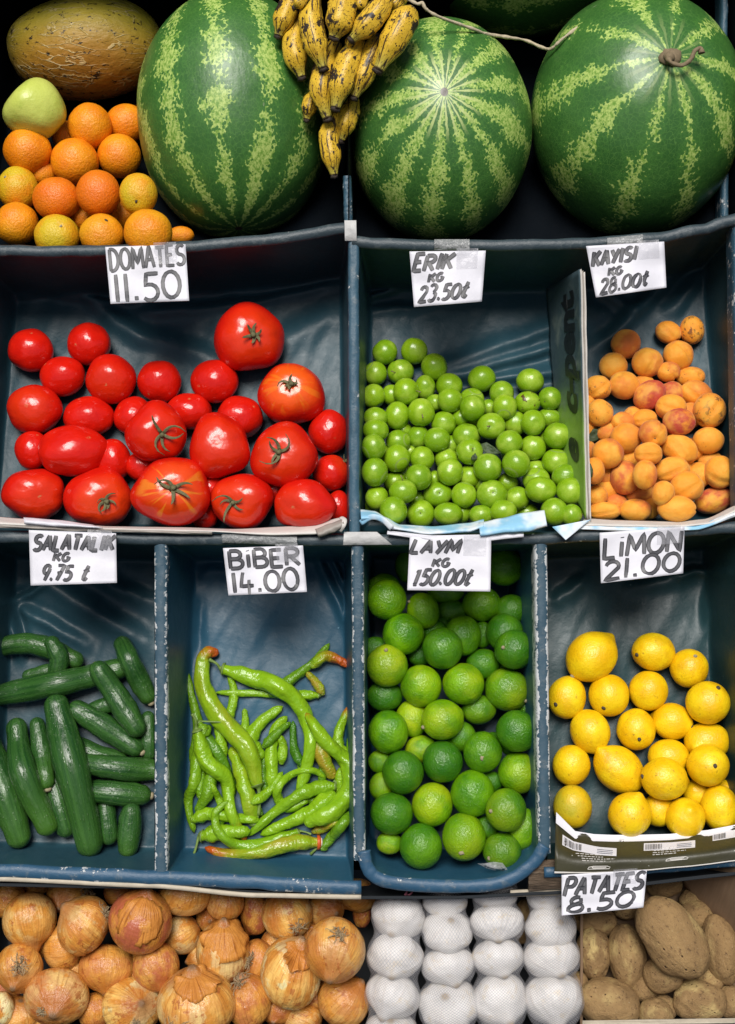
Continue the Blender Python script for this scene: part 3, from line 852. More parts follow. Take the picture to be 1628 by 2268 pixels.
def calyx(T, top, parent, seed, spread=.55, stub=.16, n=5, mat='calyx', name='calyx', curl=.12):
    rnd = random.Random(seed); mb = MB()
    pts = [T(Vector((0, 0, top - .04))), T(Vector((.02, .01, top + stub * .5))), T(Vector((.05, .03, top + stub)))]
    rr = (T(Vector((.075, 0, top))) - T(Vector((0, 0, top)))).length
    mb.tube(pts, [rr * 1.5, rr * .8, rr * .9], 8)
    for i in range(n):
        a = 2 * PI * i / n + rnd.uniform(-.4, .4); L = spread * rnd.uniform(.6, 1.35); cu = rnd.uniform(.2, 1.6) * curl; bend = rnd.uniform(-1.1, 1.1)
        m = 6; vs_, fs = [], []
        for j in range(m + 1):
            t = j / m; rad = .05 + L * t; wd = .042 * (1 - t) ** .6 * (1 + .5 * t) + .007
            aa = a + bend * t * t
            z = top + .03 + .5 * max(0, .42 - abs(rad - .30)) * .28 + cu * t * t
            c = Vector((math.cos(aa) * rad, math.sin(aa) * rad, z)); nn = Vector((-math.sin(aa), math.cos(aa), 0)) * wd
            vs_ += [T(c - nn + Vector((0, 0, .02))), T(c), T(c + nn + Vector((0, 0, .02)))]
        for j in range(m):
            for q in (0, 1): k0 = j * 3 + q; fs.append((k0, k0 + 1, k0 + 4, k0 + 3))
        mb.add(vs_, fs)
    return mb.build(name, MAT[mat], parent, solid=.0006)
def button(T, top, parent, mat='button', r=.085, h=.07, name='stem_button'):
    mb = MB(); c = [T(Vector((0, 0, top - .05))), T(Vector((.01, 0, top + h * .6))), T(Vector((.02, .01, top + h)))]
    rr = (T(Vector((r, 0, top))) - T(Vector((0, 0, top)))).length
    mb.tube(c, [rr * 1.3, rr, rr * .7], 9, wob=.35, seed=top)
    return mb.build(name, MAT[mat], parent)

# ------------------------------------------------------------------ tomatoes
TOM = rows(ZC, '''
145 945 78 88 b | red tomato half hidden behind the wide lumpy tomato, at the bin's side wall
500 985 78 95 b | dark red tomato half hidden between the wide lumpy tomato and the starry-stalked tomato
630 1015 75 70 b | red tomato almost hidden above the big tomato with yellow streaks
1495 1200 55 80 b | red tomato half hidden in the bin's bottom corner by the divider
925 1110 85 85 b | red tomato hidden in the gap below the scarred tomato in mid heap
905 1235 60 60 b | red tomato hidden low between the yellow-streaked tomato and its neighbour
1210 1120 70 70 b | red tomato hidden in the gap under the cracked tomato
930 930 60 80 b | red tomato hidden between the two large tomatoes in mid heap
137 502 100 98 | small plain red tomato at the top corner of the heap by the side wall
393 474 97 93 | small round red tomato highest among the small ones
278 616 101 90 | small oval red tomato just below the pair at the top of the heap
490 629 112 110 stem=465,655 s | glossy round red tomato with a small pale scar, below the highest small tomato
706 640 97 95 | small glossy round red tomato alone on the tarpaulin with a tiny black speck
948 640 108 98 | oval glossy red tomato just below the big tomato at the top
153 764 120 110 stem=115,745 s | deep red medium tomato against the side wall with a small navel scar
392 796 112 92 | deep red tomato with a pointed highlight, above the wide lumpy tomato
590 795 86 86 col=.25,0 | small orange-red tomato peeping from behind the starry-stalked tomato
838 770 102 82 col=.2,0 | small oval tomato peeping between the two large tomatoes in mid heap
1060 798 102 97 col=.15,0 | small red tomato with a dimpled cheek, above the cracked tomato
1455 862 88 98 | deep red tomato leaning on the divider, the upper of two there
1465 1045 84 82 stem=1530,985 c | deep red tomato leaning on the divider with its dried stalk against the board
1098 449 157 152 stem=1128,432 c big | large glossy red tomato highest of all on the bare tarpaulin, short dry stalk
1288 699 148 137 stem=1283,645 c big col=.75,.25 | large orange-red ribbed tomato with a dark stubby stalk
325 945 163 118 big rot=4 | wide lumpy kidney-shaped red tomato without a visible stalk
690 868 137 137 stem=722,873 c big star | large red tomato in mid heap with long starry green sepals
968 928 136 146 stem=962,905 s big | large red tomato in mid heap with a pale star scar and no stalk
1255 967 147 143 stem=1232,945 c big star crack | large red tomato with curling sepals and a ring-shaped crack
148 1137 142 115 stem=182,1152 s big | broad red tomato in the bottom corner by the side wall with pale scar
435 1155 152 132 stem=470,1172 c big col=.2,0 | large ribbed red tomato in the front row with a short crumpled stalk
758 1130 173 152 stem=765,1112 c big star col=.4,.45 | biggest tomato, in the front row with yellow streaks round its stalk
1072 1168 140 124 stem=1020,1175 c big star col=.15,0 | large red tomato in the front row with a tall curled sepal
1345 1185 138 112 stem=1285,1200 s big | large plain red tomato in the front row with a small pale star scar
''')
settle(BINS['tomatoes'], TOM, cap=.012)
for i, it in enumerate(TOM):
    big = 'big' in it.kw
    T, o, Mx = frame_of(it)
    sh = sh_tomato(i * 1.7, 1.0 if big else .22, .90 if big else .98, .35 if 's' in it.kw else .5)
    mb = ball(sh, T, 44, 30)
    ob = mb.build('tomato', MAT['tomato'], origin=o)
    cc = it.kw.get('col', (random.uniform(0, .12), 0)); ob.color = (cc[0], cc[1], 0, 1)
    tag(ob, it.label, 'tomato', 'tomatoes in the DOMATES bin')
    if 'c' in it.kw:
        top = sh(Vector((0, 0, 1)), 0, 0).z
        calyx(T, top, ob, i, .50 if 'star' in it.kw else .27, .15, 5 if 'star' in it.kw else 6, curl=.22 if 'star' in it.kw else .10)

# ------------------------------------------------------------------ green plums
PLU = rows(ZD, '''
80 510 54 54 | shiny green plum at the top corner by the divider with a tiny stem pit
210 505 56 58 | heart-shaped green plum, highest of the whole heap
38 605 50 52
150 597 57 53 stem=125,600 k | green plum with a thin stalk poking out, just under the top pair
298 575 57 58
508 628 60 57 | dark green plum standing clear of the heap on the bare tarpaulin
722 639 59 56 | pale glossy green plum at the heap's upper edge, nearest the paper partition on the tarpaulin
258 665 45 52 b
110 700 42 45 b
465 720 53 50 b
300 735 40 38 b
540 755 36 36 b
420 800 45 42 b
655 825 50 55 b
805 800 52 42 b col=.3 | green plum with a torn orange-brown tip touching the paper partition
160 855 38 36 b
228 885 48 50 b
370 920 38 40 b
190 950 34 32 b
355 985 52 50 b
748 1030 47 42 b
455 1060 52 50 b
170 1040 32 36 b
300 1070 34 36 b
620 1090 47 44 b
125 1085 48 46 b
220 1160 38 34 b
420 1220 42 44 b
710 1220 52 40 b
40 1190 46 46 b
60 960 45 45 b
640 960 46 46 b
560 1130 46 46 b
800 900 40 40 b
480 800 40 40 b
510 1090 40 40 b
597 692 54 53
365 660 57 55 stem=400,640
810 715 50 50 stem=785,730 k2
30 705 50 53
174 684 56 57 stem=222,680 k
367 722 53 55
468 756 55 55 stem=490,735
610 752 52 55
710 732 55 47 stem=730,740 col=1 | yellowish green plum with a small brown star-shaped blemish
135 790 53 60
240 776 58 60 stem=245,785 k
40 800 52 46
340 826 55 52
550 837 60 56 stem=545,835 k
735 822 54 55
40 855 55 50
442 880 60 54
140 905 53 50
310 897 57 54
630 912 58 55
843 880 60 57
735 932 55 55
30 930 52 57
455 950 57 55 stem=470,935 k | bitten looking green plum with a ragged dry stalk beside the dark leaf
245 980 53 52 seam=20
132 980 57 59
836 995 60 57
535 1020 63 60
660 1003 60 60
35 1040 57 62
368 1039 57 58
230 1062 56 56
750 1075 58 54
880 1060 62 52
160 1125 60 53 stem=160,1070 k
45 1155 50 52
315 1140 62 54 stem=322,1132 k2
430 1142 54 57
553 1138 65 61 stem=558,1130 k2
665 1157 52 52
770 1118 66 58 seam=70
900 1125 62 60
118 1212 60 62 seam=15
238 1225 60 60 stem=238,1222 k2
360 1225 62 50 seam=80
505 1230 52 44 seam=90
603 1214 60 50
830 1215 58 60 seam=60
905 1230 45 48
''')
for it in PLU + []: it.rx *= 1.06; it.ry *= 1.06
settle(BINS['plums'], PLU, cap=.012, kk=.72)
autolabel(PLU, 'round green plum', [('the plum with the brown star blemish', 1176, 894), ('the dark curled leaf among the plums', 1085, 995), ('the highest heart-shaped plum', 918, 778),
          ('the lowest end of the paper partition', 1296, 1140), ('the folded newspaper corner by the divider', 815, 1135), ('the clear dark plum on bare tarpaulin', 1067, 839),
          ('the middle of the blue newspaper edge', 1060, 1160), ('the torn-tipped plum at the partition', 1216, 925)])
for i, it in enumerate(PLU):
    front = None
    if 'seam' not in it.kw and not it.stem and i % 3 == 0: it.kw['seam'] = random.uniform(-90, 90)
    if 'seam' in it.kw:
        a = math.radians(it.kw['seam']); pole = Vector((math.cos(a), math.sin(a), .25)); front = (random.uniform(-.5, .5), random.uniform(-.5, .2), 1)
        T, o, Mx = frame_of(it, pole, front, 0)
    elif it.stem: T, o, Mx = frame_of(it)
    else:
        pole = Vector((random.uniform(-1, 1), random.uniform(-1, 1), random.uniform(-.6, .5)))
        T, o, Mx = frame_of(it, pole)
    sh = sh_plum(i * .9)
    ob = ball(sh, T, 30, 20).build('green_plum', MAT['plum'], origin=o)
    ob.color = (it.kw.get('col', (0,))[0], 0, 0, 1)
    tag(ob, it.label, 'plum', 'green plums in the ERIK bin')
    top = sh(Vector((0, 0, 1)), 0, 0).z
    if 'k' in it.kw:
        mb = MB(); rr = it.r * .045
        mb.tube([T(Vector((0, 0, top - .05))), T(Vector((.05, .02, top + .2))), T(Vector((.16, .05, top + .42)))], [rr, rr * .8, rr * 1.3], 6)
        mb.build('stalk', MAT['stem'], ob)
    elif 'k2' in it.kw: button(T, top, ob, 'dark_button', .06, .02, 'stem_scar')

# ------------------------------------------------------------------ apricots
APR = rows(ZD, '''
1333 423 56 48 rot=-20 seam=-35 | small dull apricot with a deep crease, one of the top pair
1438 412 52 62 col=0,1.0 | mottled brownish apricot at the very top of the heap with dark blotches
1145 474 63 65 | plain rosy-brown apricot standing apart at the heap's upper end
1225 650 45 40 b
1350 690 55 50 b col=.9,0 | pinkish apricot peeping out below the small pitted one
1430 790 60 55 b
1060 865 45 48 b
1440 940 52 50 b
1520 990 55 42 b
1060 1050 52 52 b
1165 985 52 50 b
1465 1055 56 56 b
1065 1120 52 46 b
1215 1140 72 46 b
1100 1180 52 45 b
1250 1200 45 50 b
1290 1080 50 50 b
1180 790 45 40 b
970 735 42 44 b
975 840 40 46 b
978 950 40 46 b
1300 870 45 45 b
1400 1020 50 50 b
1240 556 66 63 seam=70
1090 572 60 58 stem=1140,540
1377 524 66 63 col=.35,0 | reddish freckled apricot just below the top pair
1333 597 51 44 stem=1333,590 k2 | smallest apricot with a dark round stem hole
1432 620 62 46 col=.4,.4 stem=1475,610
1138 657 68 60 stem=1120,610 col=.3,0
1022 667 58 53 seam=40 col=0,.5
1455 692 70 55 rot=-10
1250 700 74 60 rot=35 seam=50 col=.95,0 | large creased apricot with a crimson blush on its top
1345 755 66 57 seam=-20 stem=1355,738 k2 | golden apricot with a dark stem nick, above the pink-cheeked one
1028 778 58 58 col=0,.6
1515 768 70 75 col=.2,1.0 | large apricot with a big brown bruise, nearest the side wall
1132 820 52 45
1230 810 55 48 seam=5
1380 818 70 58 col=1.0,0 | pink-cheeked speckled apricot lying under the golden nicked one
1145 890 66 66
1265 870 62 60 stem=1275,893 k2 | peach-coloured apricot with a dark hooked stem slit
1510 900 66 57 | plain pale apricot resting against the side wall below the bruised one
1065 958 68 64 seam=100 col=.55,0 | split-topped apricot with a crimson tip below the dry leaf
1245 960 60 50 seam=0
1383 940 80 62 rot=-25 seam=-40 | big apricot with a bold diagonal crease in mid heap
1560 1040 66 72
1005 1035 45 58 
1140 1065 62 74 col=.75,0 | tall reddish-orange apricot with a scarlet patch in the lower heap
1230 1052 53 63 seam=80
1350 1030 75 56 rot=10 seam=20
1415 1105 72 66 seam=35 stem=1440,1100
1015 1145 48 46
1310 1135 50 55
1535 1165 85 58 rot=15 col=.95,0 | long pointed apricot with a pink flank in the bottom corner
1050 1213 70 40 seam=15
1188 1210 70 50 seam=95 | pale split apricot in the front row, lowest middle one
1370 1203 85 56 | broad pale apricot in the front row behind the newspaper edge
''')
for it in APR: it.rx *= 1.04; it.ry *= 1.04
settle(BINS['plums'], APR, cap=.012, kk=.7)
autolabel(APR, 'orange apricot', [('the dry dark leaf by the partition', 1330, 955), ('the apricot with a big brown bruise', 1571, 909), ('the smallest apricot with a round hole', 1480, 823),
          ('the big apricot with the bold crease', 1505, 995), ('the pale split apricot in the front row', 1407, 1131), ('the lower end of the paper partition', 1300, 1110), ('the apricot with a crimson blush', 1438, 875)])
for i, it in enumerate(APR):
    if 'seam' in it.kw:
        a = math.radians(it.kw['seam']); T, o, Mx = frame_of(it, Vector((math.cos(a), math.sin(a), .3)), (.2 * math.sin(a), -.2 * math.cos(a), 1), 0, .92)
    elif it.stem: T, o, Mx = frame_of(it, rzf=.92)
    else:
        T, o, Mx = frame_of(it, Vector((random.uniform(-1, 1), random.uniform(-1, 1), random.uniform(-.7, .3))), rzf=.92)
    sh = sh_apricot(i * 1.1)
    ob = ball(sh, T, 36, 22).build('apricot', MAT['apricot'], origin=o)
    cc = it.kw.get('col', (random.choice((0, .2, .4, .55)), random.choice((0, 0, .1)))); ob.color = (cc[0], cc[1], 0, 1)
    tag(ob, it.label, 'apricot', 'apricots in the KAYISI bin')
    if 'k2' in it.kw: button(T, sh(Vector((0, 0, 1)), 0, 0).z, ob, 'dark_button', .07, .02, 'stem_scar')

# ------------------------------------------------------------------ limes
LIM = rows(ZF, '''
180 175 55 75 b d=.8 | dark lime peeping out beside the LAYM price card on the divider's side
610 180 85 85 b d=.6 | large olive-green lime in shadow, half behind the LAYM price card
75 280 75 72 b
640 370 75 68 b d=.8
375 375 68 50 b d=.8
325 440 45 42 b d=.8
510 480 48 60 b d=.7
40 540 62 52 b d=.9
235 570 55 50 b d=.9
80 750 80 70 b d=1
515 610 76 68 b d=.6
620 640 50 42 b d=.8
200 850 72 82 b y=.9 stem=198,808 | yellowish lime with a pale round stem scar, sunk between two others
495 810 78 66 b d=.6 y=.5
720 810 50 55 b d=.9
420 930 65 66 b d=.5
240 985 72 60 b y=1 | yellow-green lime mostly hidden above the dark rough one
60 1040 55 52 b y=.4
65 1150 55 62 b y=.4
550 1130 52 48 b d=.9
530 1330 55 52 b d=.8
100 1400 58 50 b y=.8 | yellowish lime at the very bottom corner, mostly hidden
690 1340 68 95 b y=.3 rot=-15 | long pale green lime in the bottom corner against the side wall
640 960 55 55 b d=.9
300 470 60 60 b d=.9
560 960 50 50 b d=.9
350 290 82 52 b d=.4
88 324 87 90 y=.2 | bright lime at the top corner, against the centre divider
250 375 72 82 stem=182,330 rot=20 y=.3 k | pointed lime with a stub of stalk below the price card
508 345 87 76 y=.15 d=.2
610 470 84 84 d=.9
162 476 92 92 y=.1
425 484 82 90 d=.3
652 545 88 88 d=.95 stem=603,537 k
335 540 90 93 d=.8 bright
90 617 92 95 stem=85,548 y=.9 d=.3 k | lime with a grey stalk stub on top and a yellow patch, at the divider
240 706 92 93 y=.7
427 697 93 92 y=.7
620 722 100 95 rot=-20 stem=703,770 k y=.8 d=.5 | large lime with a pale yellow end and a stalk stub at one side
335 855 94 90 y=.7 stem=245,890 k | bright lime with a stub of stalk poking out to the left
95 909 90 96 d=.15
664 905 93 92 d=.85
335 1040 90 92 d=1 | very dark rough-skinned lime in the middle of the lower heap
160 1088 92 96 d=.85
512 998 87 92 stem=512,1028 kb d=.5 | lime facing out with a whitish round stem scar
670 1090 90 92 y=.5 stem=745,1120 k
467 1182 97 103 d=.3 stem=455,1290 k | big even green lime with a white stub under its lower edge
110 1270 95 92 d=.8
290 1230 91 97 y=.8
615 1255 91 95 d=.5 y=.6 stem=548,1260 k
430 1373 97 105 y=.6 d=.3 stem=418,1448 kb | lime in the front row with a pale round navel and yellow flank
240 1415 95 100 d=.6 | plain dark-shaded lime in the front row at the bottom of the bin
598 1435 87 82 d=.8 y=.5 stem=540,1470 kb | rough lime with a beige navel, wrapped at its foot by torn plastic
''')
settle(BINS['limes'], LIM, cap=.002, kk=.7, under=.1, lift=.052)
autolabel(LIM, 'pitted green lime', [('the LAYM price card', 995, 1245), ('the lime with a stalk stub on top', 857, 1471), ('the very dark rough lime', 980, 1686), ('the large lime with a pale yellow end', 1123, 1527),
          ('the big even green lime', 1046, 1758), ('the plain lime in the front row', 932, 1874), ('the lime with a whitish scar', 1069, 1665), ('the lime whose stub pokes left', 980, 1594)])
for i, it in enumerate(LIM):
    T, o, Mx = frame_of(it)
    sh = sh_citrus(i * 1.3, .05, .03)
    ob = ball(sh, T, 34, 22).build('lime', MAT['lime'], origin=o)
    ob.color = (it.kw.get('y', .1), 0, it.kw.get('d', 0) if it.kw.get('d', 0) is not True else 0, 1)  # third channel mixes deep green: own colour, but on half-hidden limes mostly painted shade
    tag(ob, it.label, 'lime', 'limes in the LAYM bin')
    it.ob = ob
    top = sh(Vector((0, 0, 1)), 0, 0).z
    if 'k' in it.kw: button(T, top, ob, 'button', .09, .10)
    elif 'kb' in it.kw: button(T, top, ob, 'button', .12, .02)

# ------------------------------------------------------------------ lemons
LEM = rows(ZF, '''
1505 950 102 82 b | lemon half hidden behind the dark-navelled lemon near the side wall
1335 1020 92 78 b | plain lemon half hidden behind the lemon with rusty marks
1460 1180 62 62 b | lemon deep in the gap behind the front pair
1290 1255 72 72 b | lemon hidden in the front row between two larger lemons
1580 1180 50 60 b | lemon barely showing at the side wall above the end of the front row
993 577 122 106 rot=42 stem=898,662 k g=.1 | largest lemon, tilted at the top of the heap, its nub pointing down
1267 555 96 84 stem=1195,570 kd g=.7 rot=-8 | spotted lemon with a dark sunken navel, at the top middle
1425 628 85 85 stem=1452,575 k g=.6 | round lemon with grey scuffs round the stem, beside the spotted top one
885 757 84 95 stem=835,787 kd g=.4 rot=-12 | orange-yellow lemon at the divider with a black-ringed stem
1070 748 90 94 stem=1047,805 kd g=.1 | lemon facing down with radiating creases round its dark stem
1245 727 86 88 stem=1290,695 g=.3 | smooth round lemon with a faint brown crease near its top
1508 780 97 95 stem=1553,715 kd g=.5 rot=15 | lemon near the side wall with a dark stem at its top
988 907 88 97 rot=18 stem=1030,995 n g=.4 | pear-shaped lemon with a pointed nipple pointing down
1190 898 86 92 stem=1205,942 kd g=.7 | brown-scuffed lemon in the middle with a dark round stem
1350 863 90 82 stem=1435,885 kd g=.1 rot=-12 | clean bright lemon with a black stem at one end
905 1056 83 90 stem=925,1010 g=.3 | plain lemon against the divider, second up from the bottom
1115 1075 125 96 rot=-38 stem=1025,1000 g=1 n | big long lemon peppered with black specks
1508 1057 93 92 stem=1540,1060 kd g=.4 | lemon facing out with a black and white stem end
1315 1117 104 94 rot=-10 stem=1217,1108 kd g=.8 | lemon with rusty red marks and a dark stem at its end
910 1240 86 96 g=.8 y=1 stem=870,1220 | greenish knobbly lemon in the bottom corner by the divider
1163 1275 98 96 rot=60 stem=1205,1190 n g=.6 | rough lemon in the front row with a knob on its upper side
1408 1290 88 90 stem=1430,1255 n g=.3 | lemon in the front row with a blunt sunken tip facing up
1560 1245 84 104 rot=10 g=.5 | lemon at the end of the front row, cut by the side wall
''')
settle(BINS['lemons'], LEM, cap=.005, kk=.75)
for i, it in enumerate(LEM):
    T, o, Mx = frame_of(it)
    if 'n' in it.kw:
        # the nipple end is the one that shows
        T0 = T; T = (lambda v, T0=T0: T0(Vector((v.x, -v.y, -v.z))))
    sh = sh_citrus(i * 1.9, .17 if it.rx / it.ry > 1.03 or 'n' in it.kw else .09, .03)
    ob = ball(sh, T, 38, 26).build('lemon', MAT['lemon'], origin=o)
    ob.color = (it.kw.get('y', 0), it.kw.get('g', .3), 0, 1)
    tag(ob, it.label, 'lemon', 'lemons in the LIMON bin')
    top = sh(Vector((0, 0, 1)), 0, 0).z
    if 'kd' in it.kw: button(T, top, ob, 'dark_button', .10, .05)
    elif 'k' in it.kw: button(T, top, ob, 'button', .10, .05)

# ------------------------------------------------------------------ oranges and the pale apple
ORA = rows(ZA, '''
290 600 62 65 b | orange almost hidden in the gap behind the pale green apple
190 765 58 58 b | orange deep in the gap below the bruised orange by the stall side
370 960 62 60 b | dark orange deep between the two front rows
540 950 55 60 b | dark orange showing as a sliver beside the greenish-brown one
800 1040 58 40 b | orange wedged low against the striped watermelon's foot
240 930 55 55 b | orange deep in the gap between the yellow-green front orange and the one above
560 545 92 84 b | shadowed orange at the top of the pile against the big watermelon
398 560 97 102 y=.2 | golden orange at the top of the pile beside the pale apple
122 668 105 100 stem=185,625 | orange under the pale apple with a dark bruise line
330 716 105 103 y=0 | deep orange fruit in the middle of the second row
528 690 95 97 | orange in the second row touching the big watermelon
80 835 90 98 y=1.0 stem=20,778 kb | yellow-green orange with a grey stem at the stall side
250 880 104 96 red | reddish deep orange in the third row, rightmost but two
435 856 97 102 red | reddish pitted orange in the third row beside the greenish-brown one
612 858 84 92 y=.9 g=1 stem=604,893 kd | greenish-brown orange with a dark stem, tucked by the big watermelon
75 990 96 94 y=.2 | orange in the front row at the frame's edge
252 1025 100 70 y=1 stem=268,990 kb | yellow-green orange in the front row with a round stem scar
450 1020 98 70 y=.35 stem=472,968 kd | rough orange in the front row with a grey sunken navel
655 1010 108 80 y=.35 | wide golden orange in the front row beside the big watermelon
''')
for it in ORA:
    if it.ry < it.rx * .8 and not it.b: it.ry = it.rx * .96; it.y += 10
settle(BINS['oranges'], ORA, cap=-.005, kk=.8, lift=.03)
for i, it in enumerate(ORA):
    T, o, Mx = frame_of(it)
    sh = sh_citrus(i * 2.1, .0, .05)
    ob = ball(sh, T, 38, 24).build('orange', MAT['orange'], origin=o)
    ob.color = (it.kw.get('y', .05), 0, 1 if 'red' in it.kw else .1, 1)
    tag(ob, it.label, 'orange', 'oranges piled on the top shelf')
    top = sh(Vector((0, 0, 1)), 0, 0).z
    if 'kd' in it.kw: button(T, top, ob, 'dark_button', .09, .02)
    elif 'kb' in it.kw: button(T, top, ob, 'button', .08, .02)
it = Item(ZA, 162, 490, 128, 120, rot=0); it.w = -.10; it.p = P(it.x, it.y, it.w); it.r = .06
T, o, Mx = frame_of(it, Vector((-.75, .65, .25)), None, .5)
ob = ball(sh_apple(3), T, 44, 30).build('green_apple', MAT['apple'], origin=o)
tag(ob, 'pale green tapered apple resting on the oranges beneath the brown melon', 'apple')

# ------------------------------------------------------------------ melon and watermelons
it = Item(ZA, 378, 212, 345, 222, rot=4, rz=115); it.w = -.19; it.p = P(it.x, it.y, it.w)
T, o, Mx = frame_of(it, Vector((-1, .12, .25)), (0, 0, 1), .4)
ob = ball(sh_melon(2, .04), T, 90, 60).build('melon', MAT['melon'], origin=o)
tag(ob, 'olive brown netted oval melon with dark spots behind the oranges', 'melon')

def big_melon(name, z, x, y, rx, ry, w, rzk, pole, mat, label, rot=0, spin=0.0, seed=1):
    it = Item(z, x, y, rx, ry, rot=rot, stem=pole if len(pole) == 2 else None, rz=rzk * min(rx, ry) * z[2]); it.w = w; it.p = P(it.x, it.y, w)
    T, o, Mx = frame_of(it, Vector(pole) if len(pole) == 3 else None, (0, 0, 1), spin)
    ob = ball(sh_melon(seed), T, 96, 64).build('watermelon', mat, origin=o)
    tag(ob, label, 'watermelon', 'watermelons on the top shelf')
    return ob, T
big_melon('a', ZA, 1037, 515, 427, 545, -.115, .98, (.07, -.97, .26), watermelon('long_watermelon_rind', 12, .13, .72),
          'huge upright oval watermelon with broken pale stripes running top to bottom, beside the oranges', 0, .35, 1)
big_melon('b', ZB, 325, 582, 402, 482, -.105, .98, (343, 405), watermelon('rayed_watermelon_rind', 13, .17, .85, ring=1.0),
          'striped watermelon whose pale stripes radiate from a small central navel, below the bananas', 0, .2, 4)
ob, T = big_melon('c', ZB, 1190, 512, 466, 526, -.12, .98, (1340, 252), watermelon('dark_watermelon_rind', 10, .10, .64, ring=.25),
          'dark green watermelon with a dried curled stalk and thin pale stripes', 0, .1, 7)
mb = MB()
base = T(Vector((0, 0, 1.0)))
q = [P(ZB[0] + x * Z, y * Z, base.z + dw) for x, y, dw in ((1338, 250, -.002), (1335, 262, .012), (1350, 280, .016), (1395, 288, .016), (1430, 265, .014), (1450, 225, .014), (1475, 214, .012), (1480, 235, .012))]
q2 = catmull(q, 6)
mb.tube(q2, [(.0075 if i < 5 else .0042 if i < 9 else .0028) * (1 + .25 * noise.noise(Vector((i * .8, 1, 0)))) * (1.6 if i > len(q2) - 5 else 1) for i in range(len(q2))], 10, wob=.3)
mb.build('stalk', MAT['stem'], ob)
mb = MB(); rr = .0120
mb.tube([base + Vector((0, 0, -.006)), base + Vector((0, 0, .004)), base + Vector((0, .001, .006))], [rr * 1.2, rr, rr * .4], 14, wob=.5, seed=2)
mb.build('stalk_scar', MAT['stem'], ob)
big_melon('d', ZB, 690, -235, 470, 385, -.25, .9, (.98, .1, .15), watermelon('shaded_watermelon_rind', 12, .08, .5),
          'dark watermelon lying behind the others, only its underside showing at the top edge', -4, .2, 9)

# ------------------------------------------------------------------ bananas
bun = root('banana_bunch', P(760, 60, .02))
tag(bun, 'hanging bunch of ripe yellow bananas with black spots and dark tips between watermelons', 'bananas')
FING = [  # points from the stalk end to the tip, half thickness, depth
 ([(900, 120), (895, 260), (850, 430)], 60, -.004), ([(960, -120), (945, 40), (935, 110)], 80, .018), ([(1420, -90), (1330, 30), (1240, 120)], 75, .012),
 ([(470, 960), (430, 1080), (395, 1235)], 80, -.012), ([(890, 1020), (810, 1230), (745, 1455)], 108, -.014), ([(690, 1180), (625, 1400), (650, 1620), (680, 1815)], 102, -.010),
 ([(380, 140), (270, 420), (285, 620), (345, 805)], 118, .006), ([(350, -80), (230, 50), (150, 220), (100, 375)], 108, .012),
 ([(700, 440), (590, 700), (545, 950), (612, 1235)], 122, .010), ([(1150, 380), (1070, 560), (970, 800), (880, 1010)], 118, .016), ([(950, 420), (830, 640), (750, 880), (690, 1125)], 128, .024),
 ([(470, -60), (440, 220), (495, 480), (568, 715)], 122, .030), ([(440, -110), (330, 15), (272, 75)], 66, .036), ([(930, 330), (860, 430), (805, 510)], 60, .030),
 ([(770, -160), (765, 80), (725, 260), (680, 395)], 142, .042), ([(1250, -70), (1130, 120), (990, 290), (858, 412)], 118, .044), ([(1470, 110), (1405, 220), (1280, 450), (1130, 735)], 142, .036)]
for i, (pt, rad, w) in enumerate(FING):
    n = len(pt)
    c = catmull([P(ZI[0] + x * ZI[2], y * ZI[2], w - .014 * (1 - j / (n - 1)) ** 2 - .006 * (j / (n - 1)) ** 3) for j, (x, y) in enumerate(pt)], 10)
    m = len(c); rr = rad * ZI[2] * S * 1.02
    prof = []
    for j in range(m):
        t = j / (m - 1)
        e = min(1.0, .52 + 1.6 * t) * (1 - .60 * smooth(.62, .98, t))
        prof.append(rr * e)
    mb = MB(); mb.tube(c, prof, 20, wob=.05, seed=i, ridge=5, ridge_amp=.055)
    o = mb.build('banana', MAT['banana'], bun)
    d = (c[-1] - c[-3]).normalized(); mb = MB(); e = prof[-1]
    mb.tube([c[-1] - d * .001, c[-1] + d * .0025, c[-1] + d * .004, c[-1] + d * .0025], [e * .98, e * 1.06, e * .75, e * .45], 12, wob=.3, seed=i)
    b = MB.build(mb, 'tip', MAT['banana_tip'], o)
mb = MB(); mb.tube([P(760, -40, .0), P(765, -90, -.02), P(770, -190, -.03)], [.03, .026, .016], 14, wob=.3); mb.build('crown', MAT['stem'], bun)
mb = MB(); c = catmull([P(ZB[0] + x * Z, y * Z, w) for x, y, w in ((120, -40, .02), (190, 0, .02), (225, 18, .022), (245, 12, .022), (262, 40, .02), (310, 70, .012), (400, 104, -.005), (470, 128, -.02), (530, 150, -.04), (620, 165, -.06), (700, 178, -.07), (770, 208, -.07), (812, 217, -.06), (840, 195, -.05), (880, 160, -.045), (960, 108, -.045), (1040, 84, -.05), (1075, 45, -.06), (1100, 10, -.07))], 8)
mb.tube(c, [.0022 * (1 + .5 * noise.noise(Vector((i * .3, 0, 0)))) for i in range(len(c))], 8, wob=.3)
tag(mb.build('twine', MAT['twine']), 'pale straw twine hanging in a loop across the watermelons', 'twine')

